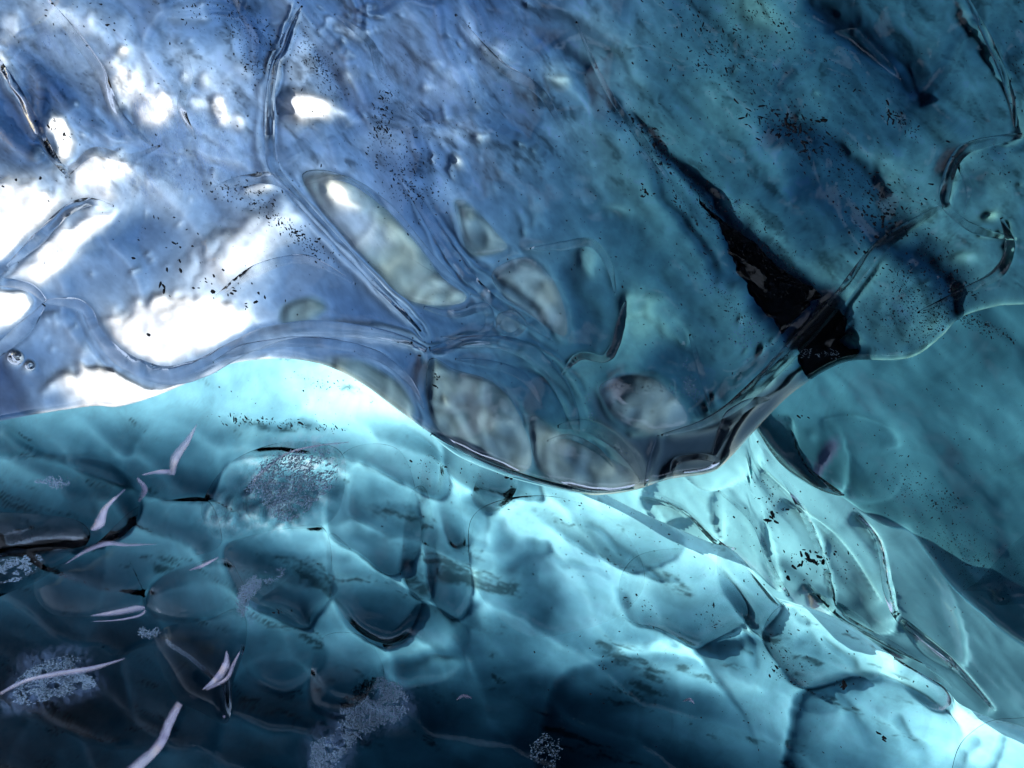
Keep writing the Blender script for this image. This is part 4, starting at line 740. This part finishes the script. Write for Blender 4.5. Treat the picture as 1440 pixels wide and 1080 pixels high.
# --- added glossy slivers; glints of the cave mouth put into their lilac colour
def add_glint(pts, wd, base, lift=.03, parent=None, tilt=(-1.0, .35)):
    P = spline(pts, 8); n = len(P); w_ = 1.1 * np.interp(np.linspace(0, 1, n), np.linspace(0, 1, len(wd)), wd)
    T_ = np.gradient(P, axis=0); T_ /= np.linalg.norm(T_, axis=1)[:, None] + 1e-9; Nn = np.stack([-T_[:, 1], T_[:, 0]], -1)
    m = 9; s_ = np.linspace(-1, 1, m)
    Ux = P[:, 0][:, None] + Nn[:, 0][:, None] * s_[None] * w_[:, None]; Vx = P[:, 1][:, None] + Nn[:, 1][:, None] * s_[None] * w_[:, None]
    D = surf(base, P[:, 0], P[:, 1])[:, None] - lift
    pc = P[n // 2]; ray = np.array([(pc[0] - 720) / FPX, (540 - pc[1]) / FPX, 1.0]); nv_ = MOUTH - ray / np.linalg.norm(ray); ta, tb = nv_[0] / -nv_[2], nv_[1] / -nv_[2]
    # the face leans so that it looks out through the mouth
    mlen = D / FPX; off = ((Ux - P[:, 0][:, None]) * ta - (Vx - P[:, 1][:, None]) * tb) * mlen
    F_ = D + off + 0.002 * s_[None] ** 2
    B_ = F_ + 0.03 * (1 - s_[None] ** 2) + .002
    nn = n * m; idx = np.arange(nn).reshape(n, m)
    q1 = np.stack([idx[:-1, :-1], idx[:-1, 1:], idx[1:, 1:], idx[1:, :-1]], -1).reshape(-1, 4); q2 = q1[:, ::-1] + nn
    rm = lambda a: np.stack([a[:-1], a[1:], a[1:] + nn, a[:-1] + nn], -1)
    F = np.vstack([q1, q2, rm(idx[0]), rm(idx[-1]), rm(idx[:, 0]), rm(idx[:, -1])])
    o = link('glint_sliver', np.vstack([world(Ux, Vx, F_).reshape(-1, 3), world(Ux, Vx, B_).reshape(-1, 3)]), F, M_glint, parent)
    glint_fade = np.clip(.95 * (1 - np.abs(s_[None]) ** 2.5) * np.sin(np.pi * np.linspace(.04, .96, n))[:, None] ** .5 * (1 - .8 * (s_[None] * .5 + .5)) + .15 * fbm(Ux / 8, Vx / 8, 5, 3), 0, 1)
    at = o.data.attributes.new('glint_fade', 'FLOAT', 'POINT'); at.data.foreach_set('value', np.concatenate([glint_fade.ravel(), glint_fade.ravel()]).astype(np.float32))
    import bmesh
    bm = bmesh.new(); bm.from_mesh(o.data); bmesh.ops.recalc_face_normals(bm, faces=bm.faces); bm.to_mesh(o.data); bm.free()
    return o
M_glint = bpy.data.materials.new('painted_glint'); M_glint.use_nodes = True
nt_ = M_glint.node_tree; ta_ = nt_.nodes.new('ShaderNodeAttribute'); ta_.attribute_name = 'glint_fade'; tb_ = nt_.nodes.new('ShaderNodeBsdfTransparent'); tm_ = nt_.nodes.new('ShaderNodeMixShader')
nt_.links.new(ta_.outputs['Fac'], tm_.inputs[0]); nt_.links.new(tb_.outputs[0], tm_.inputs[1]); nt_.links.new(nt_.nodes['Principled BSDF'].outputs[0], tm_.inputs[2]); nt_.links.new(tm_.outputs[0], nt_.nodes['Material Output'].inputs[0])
p_ = M_glint.node_tree.nodes['Principled BSDF']; p_.inputs['Base Color'].default_value = (.56, .48, .68, 1); p_.inputs['Roughness'].default_value = .2; p_.inputs['IOR'].default_value = 2.3
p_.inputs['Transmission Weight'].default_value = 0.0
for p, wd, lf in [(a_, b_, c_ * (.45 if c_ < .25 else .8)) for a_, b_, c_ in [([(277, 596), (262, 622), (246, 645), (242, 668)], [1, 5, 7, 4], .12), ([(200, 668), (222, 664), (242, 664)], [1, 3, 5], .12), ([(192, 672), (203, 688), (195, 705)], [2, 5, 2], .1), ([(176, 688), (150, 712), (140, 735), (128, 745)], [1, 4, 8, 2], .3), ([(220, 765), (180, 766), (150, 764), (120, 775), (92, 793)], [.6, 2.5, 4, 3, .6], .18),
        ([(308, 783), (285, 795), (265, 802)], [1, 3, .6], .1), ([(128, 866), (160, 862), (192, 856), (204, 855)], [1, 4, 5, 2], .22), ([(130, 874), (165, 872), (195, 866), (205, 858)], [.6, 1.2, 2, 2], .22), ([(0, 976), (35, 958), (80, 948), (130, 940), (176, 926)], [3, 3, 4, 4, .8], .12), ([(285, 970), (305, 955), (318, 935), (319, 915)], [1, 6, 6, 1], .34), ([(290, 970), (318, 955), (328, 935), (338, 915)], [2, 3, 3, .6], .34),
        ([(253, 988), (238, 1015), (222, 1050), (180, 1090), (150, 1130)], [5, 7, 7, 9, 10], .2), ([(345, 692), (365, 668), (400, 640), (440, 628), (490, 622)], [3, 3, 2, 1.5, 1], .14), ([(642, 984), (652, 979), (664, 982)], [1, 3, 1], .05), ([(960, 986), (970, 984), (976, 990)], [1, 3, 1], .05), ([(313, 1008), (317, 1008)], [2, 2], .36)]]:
    add_glint(p, wd, 'ice_slope', lf, slope)

# --- grit frozen into the ice
def flake(c, sx, sy, ang, nrm_scale=.5):
    ca, sa = math.cos(ang), math.sin(ang)
    k = 6; out = []
    for i in range(k):
        a = i / k * 2 * math.pi + rng.uniform(-.25, .25); r_ = rng.uniform(.65, 1.15)
        x, y = math.cos(a) * sx * r_, math.sin(a) * sy * r_
        out.append(c + (x * ca - y * sa) * AX + (x * sa + y * ca) * AU)
    out.append(c - AF * sy * nrm_scale); out.append(c + AF * sy * nrm_scale)
    return np.array(out)
FL = np.array([(i, (i + 1) % 6, 6) for i in range(6)] + [((i + 1) % 6, i, 7) for i in range(6)])
def grit(base, parent, clusters, nbig):
    items = []
    for (u, v, su, sv, ang, n, smin, smax, el) in clusters:
        for _ in range(n):
            a, b = (rng.normal(0, 1, 2) if rng.random() < .8 else rng.uniform(-2.2, 2.2, 2))
            c, s__ = math.cos(R(ang)), math.sin(R(ang))
            x, y = a * su, b * sv
            sz = smin + (smax - smin) * rng.random() ** 3.5
            items.append((u + x * c - y * s__, v + x * s__ + y * c, sz, el))
    items = [i for i in items if i[0] > -250 and i[0] < 1690]
    if base == 'ice_overhang': items = [i for i in items if i[1] < lip(i[0]) - 4 and i[1] > -300]
    if base == 'ice_wall': items = [i for i in items if i[1] < edge(i[0]) - 8]
    if base == 'ice_slope': items = [i for i in items if i[1] > crest(i[0]) + 4]
    D = surf(base, np.array([i[0] for i in items]), np.array([i[1] for i in items]))
    P = world(np.array([i[0] for i in items]), np.array([i[1] for i in items]), D - .003)
    order = sorted(range(len(items)), key=lambda k: -items[k][2])
    vs_, fs_ = [], []
    for rank, k in enumerate(order):
        sz = items[k][2] * D[k] / FPX * .5
        f = flake(P[k], sz * rng.uniform(1.0, 1.0 + items[k][3]), sz * rng.uniform(.45, .9), R(-48) + rng.normal(0, .6))
        if rank < nbig: link('grit', f, FL, M_grit, parent, False)
        else: fs_.append(FL + 8 * len(vs_)); vs_.append(f)
    if vs_: tag(link('fine_grit', np.vstack(vs_), np.vstack(fs_), M_grit, parent, False), 'scatter of fine dark grit', kind='stuff')
grit('ice_overhang', overhang, [
 (350, 40, 40, 14, 45, 300, 1.0, 3.2, 1.5), (450, 90, 30, 10, 58, 320, 1, 3.2, 1.5), (352, 95, 14, 8, 40, 60, 1.5, 4, 1), (280, 15, 40, 12, 20, 90, 1, 3.2, 1), (538, 165, 8, 22, 10, 150, 1.2, 4.5, 1.5), (560, 230, 20, 34, -20, 260, 1.2, 3.4, 1.5), (590, 270, 18, 12, 0, 80, 1.2, 3.4, 1), (600, 190, 30, 24, 0, 60, 1, 2.4, 1),
 (390, 310, 34, 8, 40, 150, 1.4, 4.4, 1), (440, 345, 20, 7, 40, 60, 1.8, 5, 1), (330, 270, 30, 8, 12, 90, 1.4, 4.4, 1.5), (690, 60, 26, 20, 20, 70, 1, 3.6, .6), (700, 100, 60, 40, 0, 60, 1, 3, .6), (250, 180, 120, 90, 0, 140, 1, 3.4, 1), (90, 150, 70, 80, 0, 70, 1, 3.2, 1), (130, 35, 40, 25, 0, 30, 1.5, 5, .5),
 (1000, 50, 50, 40, 20, 420, 1, 4, 1.2), (1100, 60, 60, 34, 45, 300, 1, 3.4, 1.5), (1060, 130, 70, 50, 45, 160, 1, 3.4, 1.5), (1120, 178, 22, 14, 20, 160, 1.5, 7, 1.6), (1160, 212, 18, 8, 0, 40, 1.5, 6, 2), (1190, 240, 26, 18, 40, 140, 1, 4, 1), (1240, 295, 30, 22, -20, 300, 1.2, 5.5, .8), (1240, 318, 8, 8, 0, 10, 4, 9, .4), (1180, 180, 90, 60, 45, 220, 1, 3.2, 1.2),
 (1060, 160, 18, 14, 45, 26, 2, 5, 3), (1010, 85, 20, 14, 45, 30, 1.8, 4.5, 3), (1265, 170, 20, 6, 45, 60, 1.5, 5, 2), (1030, 290, 60, 12, 48, 260, 1, 3, 1.2), (1000, 300, 60, 7, 50, 200, 1, 3.4, 1.5), (1110, 385, 60, 6, 40, 160, 1, 3.2, 1.2), (1040, 440, 50, 7, 44, 160, 1, 3, 1.2), (930, 250, 60, 6, 54, 140, 1, 3.4, 2), (1100, 370, 50, 12, 48, 160, 1, 3, 1.2), (905, 268, 3, 5, 0, 12, 3, 7, .5), (880, 165, 20, 14, 45, 50, 1.2, 4, 1.5), (920, 200, 22, 7, 55, 90, 1.2, 5, 1.5),
 (1280, 440, 34, 26, 30, 700, 1, 3.2, .5), (1318, 450, 10, 16, 0, 160, 1.4, 4, .5), (1270, 395, 20, 12, 40, 120, 1.2, 4, .8), (1320, 370, 34, 12, 45, 200, 1.2, 4, 1), (1350, 400, 20, 12, 50, 100, 1.2, 4, 1), (1430, 90, 12, 40, 0, 60, 1.5, 5, 1), (1400, 230, 24, 14, 20, 40, 1.5, 4.5, 1), (760, 300, 120, 90, 45, 60, 1.5, 3.6, .6), (860, 210, 60, 60, 0, 30, 1.5, 3.6, .5),
 (270, 400, 40, 14, 10, 16, 3, 7, .6), (330, 415, 30, 8, 10, 10, 4, 8, .5), (232, 405, 6, 4, 0, 3, 7, 11, .5), (250, 340, 40, 18, 0, 12, 3, 6, .6), (612, 525, 3, 14, 0, 12, 2.5, 6, .6), (590, 490, 12, 10, 40, 8, 2.5, 6, .8), (30, 255, 20, 6, 0, 3, 5, 7, .3), (80, 180, 12, 4, 20, 10, 3, 6, 1), (360, 424, 3, 3, 0, 1, 8, 9, .2), (210, 480, 3, 3, 0, 1, 7, 8, .6),
 (700, 480, 150, 60, 20, 50, 1.2, 3.4, .6), (1000, 430, 60, 40, 45, 60, 1.2, 3.2, 1), (1060, 330, 120, 120, 0, 260, 1, 2.4, 1), (1230, 120, 140, 90, 0, 200, 1, 2.4, 1), (420, 160, 200, 140, 0, 260, 1, 2.2, 1)], 210)
grit('ice_slope', slope, [(400, 596, 40, 4, 5, 90, 1.2, 4, 2), (350, 590, 18, 4, 0, 30, 1.5, 5, 2), (460, 540, 26, 6, 8, 30, 1.2, 4, 1), (430, 560, 60, 40, 0, 60, 1, 2.6, 1), (730, 675, 16, 5, 0, 7, 4, 8, .6), (640, 665, 30, 14, 0, 24, 1.4, 3.4, 1), (590, 655, 20, 6, 10, 16, 1.4, 3.4, 1), (905, 690, 5, 16, 15, 50, 1.5, 4.5, 1.2),
 (910, 850, 16, 6, 20, 16, 2, 4.5, .8), (1000, 870, 14, 8, 30, 24, 1.2, 3.6, 2), (1095, 945, 12, 5, 40, 22, 2, 6, .8), (1110, 935, 30, 10, 50, 60, 1.2, 3, 1), (1240, 1035, 6, 3, 40, 5, 4, 9, 1.5), (1180, 960, 8, 3, 50, 8, 3, 7, 2), (395, 858, 8, 4, 0, 9, 3, 8, .5), (900, 760, 80, 50, 20, 110, 1, 3, 1.4), (700, 750, 120, 60, 0, 80, 1, 2.8, 1.2), (850, 935, 6, 8, 0, 9, 2, 4, .5), (1010, 960, 160, 60, 10, 140, 1, 3, .8), (1120, 880, 60, 20, 40, 60, 1, 3.4, 1.5), (540, 560, 60, 20, 20, 30, 1, 3, 1)], 60)
grit('ice_hollow', hollow, [(1085, 700, 8, 18, -30, 40, 1.5, 4.5, 1), (1090, 728, 6, 6, 45, 5, 5, 9, 1.5), (1140, 785, 26, 8, 10, 20, 4, 10, .8), (1165, 795, 24, 14, 0, 60, 1.4, 4, .6), (1060, 770, 40, 30, 0, 60, 1, 3, .8), (1120, 760, 80, 60, 0, 60, 1, 3, .8), (1300, 850, 70, 50, 0, 30, 1, 3, .8)], 40)
grit('ice_wall', right, [(1345, 440, 26, 5, 32, 170, 1.2, 4.2, .8), (1390, 458, 20, 4, 28, 90, 1.2, 4, .8), (1280, 690, 26, 18, 30, 160, 1, 2.8, .6), (1330, 705, 16, 8, 20, 60, 1.4, 4, 1), (1360, 780, 40, 20, 35, 520, .9, 2.4, .5), (1370, 600, 60, 80, 0, 90, 1, 3, .6), (1128, 586, 6, 2, 0, 5, 3, 6, 1), (1230, 560, 90, 50, 0, 50, 1, 2.8, .6)], 40)

# --- the black band of old ash and silt sealed inside the fold
def band(pts, base, parent, d0=.07, th=.03):
    P = spline(pts, 14, True); n = len(P); P = P.mean(0) + (P - P.mean(0)) * .86
    P = P + 6 * np.stack([fbm(P[:, 0] / 18, P[:, 1] / 18, 5, 3, .6), fbm(P[:, 0] / 18, P[:, 1] / 18, 15, 3, .6)], -1)
    c = P.mean(0); rr = np.linspace(0, 1, 12)
    # strip between the two long sides
    h2 = n // 2; A = P[:h2]; B = P[h2:][::-1]; m = min(len(A), len(B)); A, B = A[:m], B[:m]
    s_ = np.linspace(0, 1, 10)[None, :, None]; Q = A[:, None] * (1 - s_) + B[:, None] * s_
    D = surf(base, Q[..., 0], Q[..., 1]) + d0; e = 1 - (2 * s_[..., 0] - 1) ** 2
    F_, B_ = D - th * .3 * e, D + th * e + .001
    nn = m * 10; idx = np.arange(nn).reshape(m, 10)
    q1 = np.stack([idx[:-1, :-1], idx[:-1, 1:], idx[1:, 1:], idx[1:, :-1]], -1).reshape(-1, 4); rm = lambda a: np.stack([a[:-1], a[1:], a[1:] + nn, a[:-1] + nn], -1)
    F = np.vstack([q1, q1[:, ::-1] + nn, rm(idx[0]), rm(idx[-1]), rm(idx[:, 0]), rm(idx[:, -1])])
    return link('sediment_band', np.vstack([world(Q[..., 0], Q[..., 1], F_).reshape(-1, 3), world(Q[..., 0], Q[..., 1], B_).reshape(-1, 3)]), F, M_sed, parent)
o = band([(962, 250), (1000, 290), (1043, 322), (1080, 354), (1132, 397), (1166, 418), (1152, 432), (1120, 468), (1104, 486), (1087, 458), (1054, 418), (1032, 380), (1017, 350), (1006, 318), (982, 280)], 'ice_overhang', overhang)
o['label'] = 'long black wedge of sediment narrowing upwards'
o = band([(1166, 418), (1190, 434), (1190, 462), (1182, 478), (1212, 496), (1196, 506), (1165, 520), (1134, 538), (1120, 515), (1112, 490), (1118, 465), (1140, 440)], 'ice_overhang', overhang)
o['label'] = 'broken black sediment patch at the lip'

# --- rime: crowds of small ice crystals
def frost(pts, base, parent, n, s0, s1, lift=.006, label=None, streak=None):
    P = spline(pts, 8, True); x0, y0 = P.min(0); x1, y1 = P.max(0); vs_, fs_ = [], []
    n = int(n * 1.5); u = rng.uniform(x0, x1, n * 6); v = rng.uniform(y0, y1, n * 6)
    d, _, _ = segdist(u, v, P, True); ins = inside(u, v, P)
    keep = ins & (rng.random(len(u)) < sm(d / 14 + .25)) & (fbm(u / 16, v / 9, 33, 4, .6) > -.16 - .2 * sm(d / 40))
    u, v = u[keep][:n], v[keep][:n]; D = surf(base, u, v) - lift
    C = world(u, v, D)
    for k in range(len(u)):
        s = .62 * rng.uniform(s0, s1) * D[k] / FPX; a = rng.uniform(0, 6.28) if streak is None else R(streak) + rng.normal(0, .35)
        t = (math.cos(a) * AX + math.sin(a) * AU) * s * rng.uniform(1, 2.0); b = (-math.sin(a) * AX + math.cos(a) * AU) * s * .42
        nz = -AF * s * rng.uniform(.2, .9)
        q = np.array([C[k] - t, C[k] + b + nz * .4, C[k] + t + nz, C[k] - b, C[k] + AF * s * .3])
        vs_.append(q); fs_.append(np.array([(0, 3, 1), (1, 3, 2), (0, 1, 4), (1, 2, 4), (2, 3, 4), (3, 0, 4)]) + 5 * k)
    o = link('frost_patch', np.vstack(vs_), np.vstack(fs_), M_frost, parent, False)
    if label: o['label'] = label
    return o
frost([(360, 655), (395, 635), (455, 630), (475, 650), (468, 690), (440, 715), (400, 738), (385, 730), (360, 700), (345, 690)], 'ice_slope', slope, 1700, 1.2, 3.2, .125, 'crust of white rime on the frosted lobe', 38)
frost([(480, 985), (520, 952), (560, 960), (578, 990), (560, 1015), (530, 1025), (495, 1050), (470, 1080), (440, 1090), (438, 1045), (470, 1030)], 'ice_slope', slope, 2600, 1.2, 3.0, .02, 'feathery hoarfrost cluster near the dark foot')
frost([(20, 960), (50, 935), (105, 920), (125, 945), (135, 965), (90, 980), (30, 992), (15, 980)], 'ice_slope', slope, 1500, 1.4, 3.4, .02, 'pale rime oval split by a painted glint', 20)
frost([(-40, 790), (10, 785), (50, 778), (60, 790), (30, 815), (0, 820), (-40, 830)], 'ice_slope', slope, 900, 1.2, 3.4, .33, 'bright rime on the blunt tongue', 25)
frost([(332, 838), (345, 815), (375, 802), (400, 798), (398, 810), (370, 828), (352, 845), (345, 868), (334, 862)], 'ice_slope', slope, 1300, .8, 1.8, .13, 'small leaf shaped patch of fine rime')
frost([(48, 676), (70, 670), (98, 672), (102, 682), (75, 688), (55, 684)], 'ice_slope', slope, 160, 1.0, 3.0, .16, 'sparse rime specks on the rounded bulge')
frost([(195, 885), (215, 878), (228, 888), (212, 898), (198, 896)], 'ice_slope', slope, 140, 1.0, 3.0, .03, 'tiny knot of rime crystals')
frost([(745, 1045), (760, 1030), (785, 1035), (790, 1060), (770, 1090), (750, 1075)], 'ice_slope', slope, 140, 1.0, 2.6, .02, 'scant rime at the bottom edge')
frost([(1025, 470), (1040, 440), (1065, 450), (1078, 480), (1060, 490), (1050, 515), (1035, 500)], 'ice_overhang', overhang, 90, .8, 2.0, .004, 'loose bright crystals beside the sediment wedge')
frost([(822, 555), (832, 556), (838, 590), (860, 620), (885, 640), (870, 640), (840, 612), (826, 585)], 'ice_overhang', overhang, 120, .8, 2.0, .004, 'thread of bright crystals in a crack of the nose')
frost([(845, 540), (930, 538), (985, 545), (985, 560), (930, 552), (850, 548)], 'ice_overhang', overhang, 90, .8, 1.8, .004, 'faint crystals across the grey window')
frost([(1120, 495), (1135, 485), (1148, 492), (1175, 490), (1180, 505), (1160, 505), (1130, 508)], 'ice_overhang', overhang, 50, .8, 1.8, .004, 'few crystals on the black sediment')
frost([(950, 530), (965, 500), (975, 520), (985, 560), (970, 565), (955, 550)], 'ice_overhang', overhang, 60, .8, 1.8, .004, 'glittering crystals right of the grey window')
